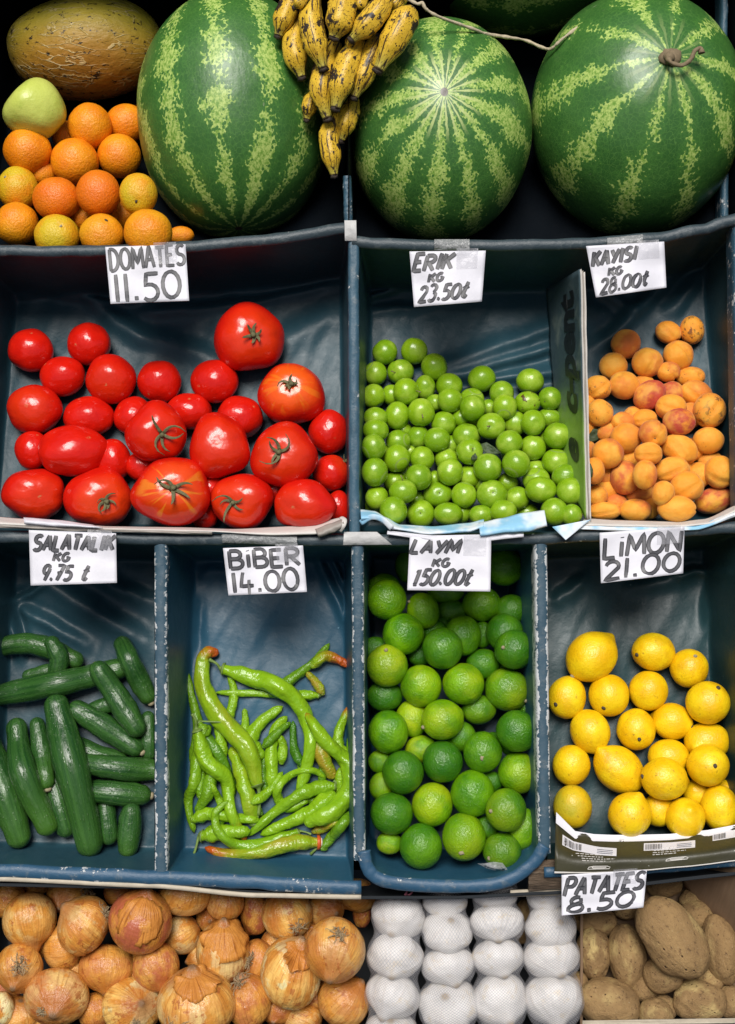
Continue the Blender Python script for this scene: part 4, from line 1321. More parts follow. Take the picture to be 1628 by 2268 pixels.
# ------------------------------------------------------------------ cucumbers and peppers (long things settle along their length)
def settle_long(bin_, specs, z, kk=.7, cap=.01, m=7, lift=0.0):
    done = []
    for sp in specs:
        pts2 = catmull([Vector((z[0] + x * z[2], z[1] + y * z[2], 0)) for x, y in sp['pts']], m)
        n = len(pts2); r = sp['r'] * z[2] * S
        prof = [max(.25, sp['prof'](j / (n - 1))) * r for j in range(n)]
        ws = []
        for j, q in enumerate(pts2):
            f = bin_.floor_at(q.x, q.y); w = f + max(prof[j], r * .6) + lift
            for _ in range(2):
                p = P(q.x, q.y, w)
                for (dp, dr) in done:
                    d = math.hypot(p.x - dp.x, p.y - dp.y); R_ = (prof[j] + dr) * .95
                    if d < R_: w = max(w, dp.z + kk * math.sqrt(R_ * R_ - d * d))
            ws.append(min(w, cap))
        for _ in range(5):
            ws = [max(.5 * ws[j] + .25 * (ws[max(0, j - 1)] + ws[min(n - 1, j + 1)]), ws[j] - .002) for j in range(n)]
        sp['c'] = [P(q.x, q.y, ws[j]) for j, q in enumerate(pts2)]
        sp['n'] = n; sp['r3'] = r
        for j in range(n): done.append((sp['c'][j], prof[j]))
def cap_ends(c, prof, r, tip=False):
    """rounds the ends of a swept thing"""
    out_c, out_r = list(c), list(prof)
    d0 = (c[0] - c[1]).normalized(); d1 = (c[-1] - c[-2]).normalized()
    pre = [(c[0] + d0 * prof[0] * q * 1.05, prof[0] * math.sqrt(max(0.0, 1 - q * q))) for q in (.995, .93, .8, .6, .35)]
    post = [] if tip else [(c[-1] + d1 * prof[-1] * q * 1.05, prof[-1] * math.sqrt(max(0.0, 1 - q * q))) for q in (.35, .6, .8, .93, .995)]
    return [p for p, _ in pre] + out_c + [p for p, _ in post], [q for _, q in pre] + out_r + [q for _, q in post]

def cu(r, pts, label, pale=.2): return dict(r=r, pts=pts, label=label, pale=pale, prof=lambda t, q=len(label): .80 + .20 * math.sin(PI * min(1, max(0, t * (.8 + .02 * (q % 11))))) + .03 * math.sin(t * 9 + q))
CUC = [
 cu(50, [(-80, 560), (60, 522), (190, 532), (330, 592)], 'curved dark cucumber lying across the back of the heap by the side wall'),
 cu(33, [(125, 660), (240, 632)], 'dark cucumber end half hidden under the upright stubby one'),
 cu(40, [(400, 815), (540, 770)], 'cucumber half hidden under the two slanting ones by the divider'),
 cu(50, [(300, 950), (420, 1010), (520, 1040)], 'cucumber mostly hidden behind the longest front cucumber'),
 cu(50, [(230, 1120), (290, 1330)], 'dark cucumber deep in the shadow beside the longest front cucumber'),
 cu(46, [(465, 1220), (480, 1365)], 'short cucumber end low behind the longest front cucumber'),
 cu(46, [(232, 520), (262, 580), (250, 650)], 'stubby cucumber standing upright at the back of the heap', .1),
 cu(58, [(-80, 765), (120, 722), (330, 680), (520, 632)], 'long glossy cucumber lying across the heap from the side wall'),
 cu(50, [(542, 525), (590, 630), (650, 745)], 'cucumber leaning against the divider at the back, highest on that side', .35),
 cu(40, [(655, 850), (660, 1000)], 'cucumber squeezed upright against the divider'),
 cu(58, [(345, 815), (460, 885), (595, 975)], 'glossy slanting cucumber with a yellowish blossom end', .1),
 cu(56, [(440, 640), (520, 760), (600, 885)], 'slanting cucumber with a pale cut stem end over the long crosswise one', .1),
 cu(55, [(380, 1050), (520, 1068), (690, 1080)], 'cucumber lying flat toward the divider, the upper of two parallel ones', .4),
 cu(57, [(400, 1170), (620, 1188)], 'cucumber lying flat toward the divider, the lower with a pale stub end', .3),
 cu(56, [(580, 1265), (566, 1415)], 'short bright cucumber standing at the bottom beside the divider', .7),
 cu(46, [(165, 880), (185, 1000), (205, 1125)], 'thin cucumber hanging point down with a pale tip, between two larger ones', .5),
 cu(72, [(-60, 950), (10, 1140), (80, 1365)], 'thick cucumber in the bottom corner by the side wall', .5),
 cu(60, [(75, 895), (100, 1080), (205, 1315)], 'curved cucumber with a bright green rounded top', .8),
 cu(74, [(252, 800), (305, 1020), (395, 1395)], 'longest and thickest cucumber, standing in front of the heap', .35)]
settle_long(BINS['cucumbers'], CUC, ZE, cap=.004, lift=.002)
for i, sp in enumerate(CUC):
    prof = [sp['prof'](j / (sp['n'] - 1)) * sp['r3'] * 1.02 for j in range(sp['n'])]
    c, pr = cap_ends(sp['c'], prof, sp['r3'])
    # pull the rounded ends back so the length stays as read
    mb = MB(); mb.tube(c, pr, 26, wob=.10, seed=i, ridge=7, ridge_amp=.004)
    ob = mb.build('cucumber', MAT['cucumber']); ob.color = (sp['pale'], 0, 0, 1)
    tag(ob, sp['label'], 'cucumber', 'cucumbers in the SALATALIK bin')
    if i in (8, 10, 13, 15, 12):
        d = (c[-1] - c[-4]).normalized(); mb = MB()
        mb.tube([c[-1] - d * .003, c[-1] + d * .0015, c[-1] + d * .003], [.006, .005, .003], 8, wob=.4, seed=i); mb.build('stub', MAT['button'], ob)

def pe(r, pts, label, tip=0.0, brown=0.0, dark=0.0, stem=None, blunt=False):
    return dict(r=r * .95, pts=pts, label=label, tip=tip, brown=brown, dark=dark, stem=stem,
                prof=(lambda t: .9) if blunt else (lambda t: (.62 + .38 * smooth(0, .12, t)) * (1 - .30 * smooth(.25, .8, t)) * math.sqrt(max(0.0, 1 - max(0, (t - .78) / .22) ** 2 * .96))))
PEP = [
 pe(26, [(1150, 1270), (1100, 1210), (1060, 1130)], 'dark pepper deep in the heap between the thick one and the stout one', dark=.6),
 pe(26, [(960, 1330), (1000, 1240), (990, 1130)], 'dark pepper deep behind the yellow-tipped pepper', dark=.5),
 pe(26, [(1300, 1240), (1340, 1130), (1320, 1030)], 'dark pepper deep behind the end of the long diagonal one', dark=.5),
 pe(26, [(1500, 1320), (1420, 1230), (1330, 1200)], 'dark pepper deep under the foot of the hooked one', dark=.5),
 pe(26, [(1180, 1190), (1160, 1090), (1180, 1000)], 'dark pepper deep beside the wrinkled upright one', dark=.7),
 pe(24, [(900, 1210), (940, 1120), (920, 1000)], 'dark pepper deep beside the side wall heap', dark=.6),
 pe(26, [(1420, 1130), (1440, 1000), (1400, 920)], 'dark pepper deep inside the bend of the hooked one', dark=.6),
 pe(26, [(850, 1030), (875, 900), (850, 760), (820, 630)], 'thin green pepper standing at the side wall, its tip highest on that side', dark=.4),
 pe(25, [(1010, 870), (1035, 740), (1010, 650)], 'thin green pepper upright behind the long curved ones, small pointed top'),
 pe(22, [(1075, 930), (1085, 860), (1080, 805)], 'little pepper tip sticking up in the middle of the heap'),
 pe(26, [(1400, 748), (1300, 745), (1160, 740), (950, 735)], 'pepper lying level across the back of the heap', stem=(1425, 715)),
 pe(28, [(990, 1010), (970, 930), (960, 850)], 'green pepper half hidden behind the thick red-tipped one'),
 pe(30, [(890, 910), (960, 1000), (1015, 1110), (1035, 1200)], 'dark green pepper slanting under the thick red-tipped one', dark=.7),
 pe(40, [(1150, 1010), (1110, 950), (1150, 870), (1250, 795)], 'bent pepper arching up the middle toward the long diagonal one'),
 pe(33, [(1205, 1160), (1200, 1010), (1215, 900), (1270, 840)], 'wrinkled upright pepper in the middle with a bent top'),
 pe(25, [(1330, 1050), (1300, 980), (1295, 860)], 'dark slender pepper hanging behind the long diagonal one', dark=.9),
 pe(26, [(1245, 1040), (1250, 970), (1230, 920)], 'short pepper piece half hidden beside the wrinkled upright one'),
 pe(24, [(1170, 970), (1220, 920), (1285, 865)], 'dark pepper half hidden between the upright ones', dark=.6),
 pe(28, [(1200, 740), (1290, 675), (1380, 605), (1457, 518)], 'green pepper whose sharp tip rises highest at the back', dark=.5),
 pe(26, [(1425, 735), (1395, 690), (1355, 645)], 'short yellowish pepper stub near the back by the divider', brown=.9),
 pe(29, [(1385, 615), (1440, 575), (1510, 597), (1562, 632)], 'pepper with a bright red tip touching the divider at the back', tip=.75, brown=.3),
 pe(30, [(1555, 1030), (1495, 970), (1510, 870), (1562, 785)], 'pepper bent against the divider with an orange-brown tip', tip=.25),
 pe(22, [(1548, 1000), (1555, 880)], 'thin pepper squeezed against the divider', dark=.4),
 pe(28, [(885, 1190), (890, 1100), (890, 1020)], 'green pepper half hidden by the side wall below the tall thin one', dark=.3),
 pe(34, [(935, 1090), (915, 1190), (865, 1265)], 'wrinkled dark pepper curving down toward the side wall', dark=.4),
 pe(30, [(870, 990), (862, 1120), (832, 1220), (858, 1355)], 'long pepper hugging the side wall down to the bottom corner', dark=.2),
 pe(20, [(985, 1260), (965, 1200), (930, 1130)], 'thin pepper tip between the yellow-tipped pepper and the side wall'),
 pe(40, [(1120, 1300), (1085, 1160), (1050, 1050), (1020, 975)], 'stout upright pepper with a brownish cut end at the bottom', brown=.25, stem=(1140, 1270)),
 pe(42, [(1400, 940), (1430, 1030), (1480, 1120)], 'brownish wrinkled pepper half hidden behind the hooked one', brown=1.0, dark=.2),
 pe(26, [(1505, 1080), (1500, 1200)], 'short pepper piece half hidden inside the hooked one'),
 pe(33, [(860, 1295), (930, 1272), (1050, 1290), (1150, 1300)], 'level pepper low in the heap with its tip toward the side wall'),
 pe(44, [(1000, 635), (1110, 670), (1230, 710), (1330, 800), (1372, 930), (1350, 1080), (1312, 1192)], 'long diagonal pepper with a pale stalk, sweeping over the heap', stem=(925, 590)),
 pe(30, [(885, 880), (905, 912), (925, 885)], 'tiny curled pepper knob under the thick red-tipped one', dark=.3, stem=(1000, 868)),
 pe(49, [(1135, 1130), (1090, 980), (990, 870), (905, 730), (895, 600), (925, 558), (968, 562)], 'thickest pepper, with a hooked red-brown tip at the top', tip=.32, brown=.35, stem=(1142, 1275)),
 pe(40, [(875, 915), (915, 1040), (1000, 1120), (1020, 1260), (1090, 1398)], 'curvy pepper in front with a dark stalk and yellow tip', tip=.18, stem=(850, 830)),
 pe(25, [(1120, 1220), (1190, 1170), (1250, 1085)], 'small pointed pepper slanting up in the lower middle'),
 pe(24, [(1350, 1215), (1265, 1245), (1225, 1175), (1275, 1105), (1375, 1078), (1440, 1112)], 'thin pepper curled into a ring in the lower heap'),
 pe(34, [(1470, 1150), (1390, 1160), (1310, 1195), (1200, 1275), (1095, 1370)], 'pepper slanting down across the ring-shaped one', stem=(1475, 1125), dark=.15),
 pe(40, [(1465, 1190), (1380, 1260), (1270, 1310), (1150, 1365)], 'broad pepper slanting to the bottom just below the ring-shaped one'),
 pe(46, [(1370, 1305), (1460, 1265), (1545, 1170), (1540, 1050), (1465, 980), (1400, 900), (1352, 825)], 'large hooked pepper along the divider with a brown pointed tip', tip=.10),
 pe(24, [(1390, 1348), (1450, 1325), (1520, 1285)], 'small yellowish-brown pepper low by the divider', brown=1),
 pe(30, [(1552, 1270), (1490, 1345), (1440, 1405), (1420, 1435)], 'dark pepper in the bottom corner with a pale stalk', dark=.5, stem=(1372, 1450)),
 pe(42, [(905, 1368), (990, 1352), (1110, 1350)], 'pepper in the bottom corner whose pale stalk hangs down', stem=(832, 1500)),
 pe(30, [(1310, 1355), (1230, 1385), (1130, 1412), (1030, 1400), (960, 1340), (955, 1265), (1010, 1213)], 'glossy pepper curving like a hook along the bottom', stem=(1375, 1362), dark=.2),
 pe(38, [(1395, 1398), (1290, 1402), (1150, 1440), (1010, 1452), (905, 1420)], 'yellowing pepper in the very front with a red ring end', tip=.3, brown=.65),
]
settle_long(BINS['peppers'], PEP, ZE, cap=.004, kk=.6)
for i, sp in enumerate(PEP):
    c0 = sp['c']; prof = [sp['prof'](j / (sp['n'] - 1)) * sp['r3'] for j in range(sp['n'])]
    c, pr = cap_ends(c0, prof, sp['r3'], True)
    pr[-1] = max(pr[-1] * .5, .0008)
    mb = MB(); mb.tube(c, pr, 20, wob=.25, seed=i * 3.1)
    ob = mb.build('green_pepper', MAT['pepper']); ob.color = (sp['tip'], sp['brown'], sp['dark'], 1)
    tag(ob, sp['label'], 'pepper', 'long peppers in the BIBER bin')
    if sp['stem']:
        sx, sy = ZE[0] + sp['stem'][0] * Z, ZE[1] + sp['stem'][1] * Z
        e = P(sx, sy, c0[0].z + .003); st = c[0]; r = sp['r3']
        mid = st.lerp(e, .5) + Vector((.002, .001, .002))
        mb = MB(); mb.tube(catmull([c0[0].lerp(st, .4), st + (st - c0[0]) * .12, mid, e], 5), [r * .80, r * .72, r * .66, r * .5, r * .30, r * .22, r * .18, r * .16, r * .15, r * .15, r * .15, r * .15, r * .16, r * .18, r * .22, r * .25][:16], 9, wob=.2, seed=i)
        mb.build('stalk', MAT['pepper_stem'], ob)
    if i == len(PEP) - 1:
        d = (c[0] - c[5]).normalized(); r = sp['r3']; e = c0[0] + d * r * .2
        mb = MB(); mb.tube([e, e + d * r * .35, e + d * r * .5], [r * .95, r * .92, r * .55], 16); mb.build('cut_end', MAT['red_flesh'], ob)
        f = e + d * r * .5
        mb = MB(); mb.tube([f, f + d * .0014, f + d * .002], [r * .62, r * .55, r * .2], 14); mb.build('pith', MAT['white_pith'], ob)

# ------------------------------------------------------------------ onions
ONI = rows(ZG, '''
35 130 75 85 b
160 78 56 40 b | small dark shiny onion in shadow under the board at the far end
520 110 62 55 b
800 290 85 85 b col=.5,.1 | pale onion with a patch of torn brown skin in the middle of the crate
1130 190 66 100 b col=0,.8 | coppery-brown onion half hidden beside the rooted one at the back
1440 170 82 85 b
280 350 88 98 b
1140 420 80 105 b
1340 665 85 70 b
85 650 95 80 b
420 630 72 80 b
1225 620 70 70 b col=0,.6
30 540 60 60 b col=0,.7
730 200 50 50 b
890 400 60 60 b
200 330 60 60 b
590 330 60 60 b
930 220 60 60 b
1380 300 60 60 b
340 470 55 55 b
1060 480 55 55 b
1400 560 60 60 b col=0,.6
760 640 60 60 b
440 240 55 55 b col=0,.7
180 660 60 60 b
1600 200 40 60 b col=0,1
1210 330 55 60 b
620 450 70 70 b
300 120 90 78 stem=270,170 roots=395,75 | onion in the back row with a bushy dark root tuft beside it
995 150 80 82 stem=1010,80 neck | brown onion in the back row with a pointed papery neck
815 115 113 92 stem=860,20 col=.2,0 smooth | smooth shiny golden onion in the back row without loose skin
1585 120 82 70 col=.2,0
130 225 113 118 stem=155,385 neck col=.25,0 | golden onion whose tapered neck points down, at the far end
1270 200 108 112 stem=1230,110 roots=1312,222 col=.5,.15 | pale-cheeked onion in the back row with a white root tuft
370 250 110 126 stem=280,160 roots=478,185 col=.45,.2 rot=-20 | two-tone onion with pale top, copper side and roots at its shoulder
620 235 132 140 stem=650,110 col=0,1 | big reddish flaky onion in the second row with peeling skin
85 440 98 105 stem=60,520 roots=112,398 col=.15,0 | orange onion with dark stringy roots in its middle, at the far end
470 440 116 100 col=0,.35 stem=470,540 | smooth tan onion with brown blotches and a small dark nick
690 435 98 105 col=.1,.8 | copper onion with flaking patches in the middle of the crate
985 370 112 135 stem=990,230 roots=1095,400 col=.5,.1 flap=1010,280 | pale onion with a big flap of red-brown skin over its top
1285 465 128 155 stem=1330,330 col=.95,.05 flap=1330,360 | almost bare pale green-white onion with torn brown skin below
1480 362 128 138 stem=1460,480 roots=1500,262 col=.25,.25 | onion with a pale stringy root tuft on its top, nearest the garlic
250 568 136 118 stem=235,640 roots2=215,590 col=.35,.4 | broad papery onion in the front with a ragged flat end
1100 590 95 118 stem=1070,480 roots=1065,490 col=0,.5 | copper onion in the front row under a frizzy root tuft
1520 585 112 112 stem=1600,500 smooth | smooth shiny orange onion in the front row touching the garlic net
585 610 126 118 stem=620,600 col=.9,0 roots2=620,645 | pale yellow onion in the front with a brown dished end
870 600 166 155 stem=850,455 roots=810,655 col=.45,.15 flap=870,455 | biggest onion, in the front row with a spidery root tuft low on it
15 620 48 75 col=.9,0 | pale onion cut by the frame's edge in the front row
''')
for it in ONI: it.rx *= 1.06; it.ry *= 1.06
settle(BINS['low'], ONI, cap=.0, kk=.65, under=.3, lift=.072)
autolabel(ONI, 'brown onion in shadow', [('the smooth golden back-row onion', 408, 1980), ('the onion with the tapered neck', 65, 2035), ('the biggest front onion', 436, 2223), ('the onion nearest the garlic', 741, 2104), ('the pale bare onion', 644, 2155), ('the flap-topped pale onion', 493, 2108)])
for i, it in enumerate(ONI):
    rnd = random.Random(i)
    root_at = None
    for kx in ('roots', 'roots2'):
        if kx in it.kw: pass
    T, o, Mx = frame_of(it, None if it.stem else Vector((rnd.uniform(-1, 1), rnd.uniform(-1, .3), rnd.uniform(-.3, .6))))
    sh = sh_onion(i * 1.7, .42 if 'neck' in it.kw else .20)
    ob = ball(sh, T, 48, 30).build('onion', MAT['onion'], origin=o)
    cc = it.kw.get('col', (rnd.uniform(0, .3), rnd.uniform(0, .5))); ob.color = (cc[0], cc[1], 0, 1)
    tag(ob, it.label, 'onion', 'onions in the crate at the bottom')
    R0 = it.r
    for kx in ('roots', 'roots2'):
        if kx in it.kw:
            rx, ry = ZG[0] + it.kw[kx][0] * Z if isinstance(it.kw[kx], tuple) else 0, 0
    # loose papery skin
    def patch_of(center, ang, lift, seed, name='peel'):
        c = center.normalized(); a = c.orthogonal().normalized(); b = c.cross(a)
        mb = MB(); vs_, fs = [(c, 0)], []
        n, m = 22, 5; pts = [o + c * R0 * 1.02]
        loc_ = [(0, 0, 0)]
        kx, ky = it.rx * S * (D - it.w) / D / R0, it.ry * S * (D - it.w) / D / R0
        rz = Matrix.Rotation(math.radians(it.rot), 3, 'Z'); Q = rz @ Matrix.Diagonal((kx, ky, .96)) @ rz.inverted()
        pts = [o + (Q @ c) * R0 * 1.025]
        for j in range(1, m + 1):
            for q in range(n):
                an = 2 * PI * q / n
                ra = ang * j / m * (1 + .55 * noise.noise(Vector((math.cos(an) * 1.5 + seed, math.sin(an) * 1.5, 0))) + (.18 * noise.noise(Vector((q * 1.1, seed, 0))) if j == m else 0))
                d = (c * math.cos(ra) + (a * math.cos(an) + b * math.sin(an)) * math.sin(ra))
                h = 1.025 + lift * (j / m) ** 2 * max(0, .5 + noise.noise(Vector((math.cos(an) + seed, math.sin(an), 2))) * 1.6)
                pts.append(o + (Q @ d) * R0 * h)
        for q in range(n): fs.append((0, 1 + q, 1 + (q + 1) % n))
        for j in range(m - 1):
            for q in range(n): fs.append((1 + j * n + q, 1 + (j + 1) * n + q, 1 + (j + 1) * n + (q + 1) % n, 1 + j * n + (q + 1) % n))
        mb.add(pts, fs); return mb.build(name, MAT['peel'], ob, solid=.0005)
    for q in range(int(it.kw.get('peel', 0))):
        patch_of(Vector((rnd.uniform(-.8, .8), rnd.uniform(-.8, .8), rnd.uniform(.2, .9))), rnd.uniform(.22, .42), .16, i * 5 + q)
    ROOTS = {'roots': 1, 'roots2': .45}
    it.ob, it.T, it.o, it.Mi = ob, T, o, Mx.inverted()
# flaps and root tufts sit where the photograph shows them
def onion_near(x, y):
    px_, py_ = ZG[0] + x * Z, ZG[1] + y * Z
    return min((q for q in ONI if not q.b), key=lambda q: math.hypot(q.x - px_, q.y - py_) / q.rx)
def surf(it, x, y, h=1.0):
    px_, py_ = ZG[0] + x * Z, ZG[1] + y * Z
    dx, dy = (px_ - it.x) / it.rx, (py_ - it.y) / it.ry; q = dx * dx + dy * dy
    if q > .9: dx, dy = dx * math.sqrt(.9 / q), dy * math.sqrt(.9 / q); q = .9
    k = S * (D - it.w) / D
    return Vector(it.p) + Vector((dx * it.rx * k, -dy * it.ry * k, math.sqrt(1 - q) * it.r * .96)) * h
for x, y, size, cx_, cy_ in ((395, 75, .024, 300, 120), (1312, 222, .013, 1270, 200), (478, 185, .014, 370, 250), (112, 398, .015, 85, 440), (1095, 400, .013, 985, 370), (1500, 262, .018, 1480, 362), (215, 590, .010, 250, 568), (1065, 490, .019, 1100, 590), (620, 645, .010, 585, 610), (810, 655, .026, 870, 600)):
    it = onion_near(cx_, cy_); b = surf(it, x, y); nrm = (b - Vector(it.p)).normalized(); rnd = random.Random(x)
    mb = MB(); a = nrm.orthogonal().normalized(); c = nrm.cross(a)
    for h in range(34):
        an = rnd.uniform(0, 6.28); L = size * rnd.uniform(.5, 1.2); sp = rnd.uniform(.3, 1.0)
        side = a * math.cos(an) + c * math.sin(an)
        jit = lambda s_: Vector((rnd.uniform(-s_, s_), rnd.uniform(-s_, s_), rnd.uniform(-s_, s_)))
        p0 = b + side * size * .15 * rnd.random() - nrm * .001
        pts = catmull([p0, p0 + nrm * L * .30 + side * L * .3 * sp + jit(L * .15), p0 + nrm * L * .36 + side * L * .75 * sp + jit(L * .25), p0 + nrm * L * .22 + side * L * 1.0 * sp + jit(L * .35)], 3)
        mb.tube(pts, [.0005] * (len(pts) - 1) + [.0002], 4, closed_ends=False)
    mb.build('roots', MAT['roots'], it.ob)
for x, y, cx_, cy_, ang, lift in ((1015, 285, 985, 370, .85, .22), (1325, 370, 1285, 465, .45, .30), (875, 470, 870, 600, .55, .20), (640, 200, 620, 235, .75, .08), (330, 320, 370, 250, .55, .05)):
    it = onion_near(cx_, cy_); b = surf(it, x, y); d = (b - Vector(it.p)).normalized()
    a = d.orthogonal().normalized(); c = d.cross(a); rnd = random.Random(x); mb = MB()
    k = S * (D - it.w) / D; n, m = 54, 7; pts = []; fs = []
    def onto(v, h):
        return Vector(it.p) + Vector((v.x * it.rx * k, v.y * it.ry * k, v.z * it.r * .96)) * h
    pts.append(onto(d, 1.02))
    for j in range(1, m + 1):
        for q in range(n):
            an = 2 * PI * q / n
            ra = ang * j / m * (1 + .32 * noise.noise(Vector((math.cos(an) * 1.4 + x, math.sin(an) * 1.4, 0))) + (.22 * noise.noise(Vector((q * .9, x, 0))) + .16 * noise.noise(Vector((q * .37, x, 4))) if j == m else 0))
            v = d * math.cos(ra) + (a * math.cos(an) + c * math.sin(an)) * math.sin(ra)
            pts.append(onto(v, 1.012 + lift * (j / m) ** 3 * max(0, .2 + 1.7 * noise.noise(Vector((math.cos(an) * 1.6 + x, math.sin(an) * 1.6, 2)))) + .008 * noise.noise(Vector((q * .7, j * .9, x)))))
    for q in range(n): fs.append((0, 1 + q, 1 + (q + 1) % n))
    for j in range(m - 1):
        for q in range(n): fs.append((1 + j * n + q, 1 + (j + 1) * n + q, 1 + (j + 1) * n + (q + 1) % n, 1 + j * n + (q + 1) % n))
    mb.add(pts, fs, [(it.Mi @ (p - it.o)).normalized() for p in pts]); mb.build('peel', MAT['peel'], it.ob, solid=.0003)

# ------------------------------------------------------------------ garlic in net bags
BAGS = [
 ('net bag of garlic tied with a pink string, next to the onions', [(140, 212, 116, 92), (125, 388, 122, 92), (115, 562, 120, 94), (108, 735, 118, 90)], (160, 120)),
 ('net bag of garlic, second from the onions, its lowest bulb largest', [(345, 140, 98, 66), (355, 280, 110, 82), (360, 428, 117, 80), (362, 605, 132, 100)], (345, 40)),
 ('net bag of garlic with a split bulb showing two cloves', [(565, 120, 100, 58), (575, 240, 118, 76), (580, 392, 112, 80), (588, 585, 122, 110)], (560, 30)),
 ('net bag of garlic nearest the potatoes, slumping at the bottom', [(790, 125, 82, 66), (812, 262, 112, 80), (816, 392, 124, 86), (824, 575, 130, 108)], (785, 30))]
for bi, (lab, bulbs, top) in enumerate(BAGS):
    w0 = -.042 - .002 * bi
    o = P(ZH[0] + bulbs[1][0] * Z, ZH[1] + bulbs[1][1] * Z, w0)
    bag = root('garlic_net_bag', o); tag(bag, lab, 'garlic', 'garlic net bags')
    rads = []
    for j, (x, y, rx, ry) in enumerate(bulbs):
        it = Item(ZH, x, y, rx * 1.0, ry * 1.16); it.w = w0 - (.012 if j == 0 else 0); it.p = P(it.x, it.y, it.w)
        T, oo, Mx = frame_of(it, Vector((random.uniform(-.5, .5), random.choice((-1, 1)) * random.uniform(.5, 1), random.uniform(.5, 1.0))), rzf=1.0)
        b = ball(sh_garlic(bi * 5 + j), T, 40, 26).build('bulb', MAT['garlic'], bag)
        rads.append((it.x, it.y, it.rx * 1.05, it.ry, it.w))
    pts, rr = [], []
    yy = ZH[1] + top[1] * Z
    y1 = rads[-1][1] + rads[-1][3] * 1.1
    n = 60
    for q in range(n + 1):
        y = lerp(yy, y1, q / n)
        x = poly([(a[1], a[0]) for a in rads], y)
        r = 0.0
        for a in rads:
            u_ = (y - a[1]) / (a[3] * 1.12)
            if abs(u_) < 1: r = max(r, a[2] * math.sqrt(1 - u_ * u_) ** .9)
        neck = .84 * min(a[2] for a in rads)
        if bi != 0 and y < rads[0][1]: neck = rads[0][2] * .95
        r = max(r, neck if y > rads[0][1] or bi != 0 else 6)
        pts.append(P(x, y, poly([(a[1], a[4]) for a in rads], y) + .001)); rr.append(r * S * (D - w0) / D)
    for _ in range(2): rr = [(rr[max(0, j - 1)] + rr[j] * 2 + rr[min(n, j + 1)]) / 4 for j in range(n + 1)]
    mb = MB(); mb.tube(pts, rr, 40, wob=.05, seed=bi, closed_ends=False)
    L = sum((pts[j + 1] - pts[j]).length for j in range(n))
    mb.loc = [Vector((l.x, l.y, l.z * L)) for l in mb.loc]
    mb.build('net', MAT['net'], bag)
    if bi == 0:
        t = P(ZH[0] + 165 * Z, ZH[1] + 128 * Z, w0 + .01)
        mb = MB(); mb.tube(catmull([t, t + Vector((.004, .010, .002)), t + Vector((-.003, .018, .003)), t + Vector((.006, .022, .0))], 5), .0016, 7); mb.tube(catmull([t, t + Vector((.010, .006, .002)), t + Vector((.013, .016, .003))], 5), .0012, 7)
        mb.build('tie', MAT['pink_tie'], bag)

# ------------------------------------------------------------------ potatoes in their carton
POT = rows(ZH, '''
1310 70 85 58 b | large potato in shadow under the lemon bin, right below its edge
1150 180 66 45 b
925 195 45 40 b
700 190 40 55 b | small potato showing between two garlic net bags
690 290 36 45 b | small potato showing lower down between two garlic net bags
1440 140 60 48 b
1225 530 60 58 b
1605 590 62 75 b | potato in shadow at the carton's corner, lowest on that side
1520 490 66 60 b
935 520 50 60 b
1310 620 60 60 b
1460 205 78 66 b | potato behind the largest one, near the cardboard flap
1010 235 98 68 | dull brown potato under the PATATES price card
1005 375 76 120 rot=6 col=1 | yellowish potato with a dark pit, next to the garlic
1150 388 82 148 rot=5 | tall potato with a rough lower end, left of the largest one
1310 470 84 82
1280 652 78 80 | small round potato in the front between two bigger ones
1570 362 86 158 rot=12 | long upright potato at the carton flap
1470 592 126 92 rot=-4 col=.5 | oval potato in the front row with flaky pale skin
1070 600 142 112 rot=-12 | broad rounded potato in the front row, next to the garlic
1350 310 128 208 rot=36 col=.3 | largest potato, long and pale, lying aslant over the others
''')
settle(BINS['low'], POT, cap=-.006, kk=.6, under=.1, lift=.075)
autolabel(POT, 'brown potato', [('the largest potato', 1488, 2078), ('the broad front potato', 1348, 2223), ('the PATATES price card', 1330, 1980), ('the oval front potato', 1549, 2219)])
for i, it in enumerate(POT):
    T, o, Mx = frame_of(it, Vector((random.uniform(-1, 1), random.uniform(-1, 1), random.uniform(-.5, .5))))
    ob = ball(sh_potato(i * 1.3), T, 48, 32).build('potato', MAT['potato'], origin=o)
    ob.color = (it.kw.get('col', (random.uniform(0, .4),))[0] if isinstance(it.kw.get('col', (0,)), tuple) else it.kw['col'], 0, 0, 1)
    tag(ob, it.label, 'potato', 'potatoes in the PATATES carton')
carton = root('potato_carton', P(1480, 2150, -.1))
tag(carton, 'brown cardboard carton holding the potatoes, one flap leaning outward', 'carton')
def quad3(c, name, mat, parent, n=14, solid=.004, amp=.0015):
    a, b, c_, d = [P(*q) for q in c]
    mb = MB()
    mb.grid(lambda s_, t: a.lerp(b, s_).lerp(d.lerp(c_, s_), t) + Vector((0, 0, amp * noise.noise(Vector((s_ * 4, t * 4, a.x * 9))))), n, n)
    return mb.build(name, MAT[mat], parent, solid=solid)
quad3([(1606, 2110, -.13), (1760, 2150, .0), (1640, 1915, .0), (1495, 1922, -.12)], 'flap', 'cardboard', carton)
quad3([(1285, 2340, -.145), (1700, 2340, -.145), (1700, 1950, -.152), (1285, 1950, -.152)], 'base', 'cardboard', carton)
quad3([(1288, 2330, -.135), (1288, 2330, -.075), (1288, 1960, -.075), (1288, 1960, -.135)], 'side', 'cardboard', carton)
quad3([(1290, 2262, -.012), (1700, 2255, -.012), (1700, 2264, -.005), (1290, 2271, -.005)], 'front_edge', 'board', carton, solid=.003)
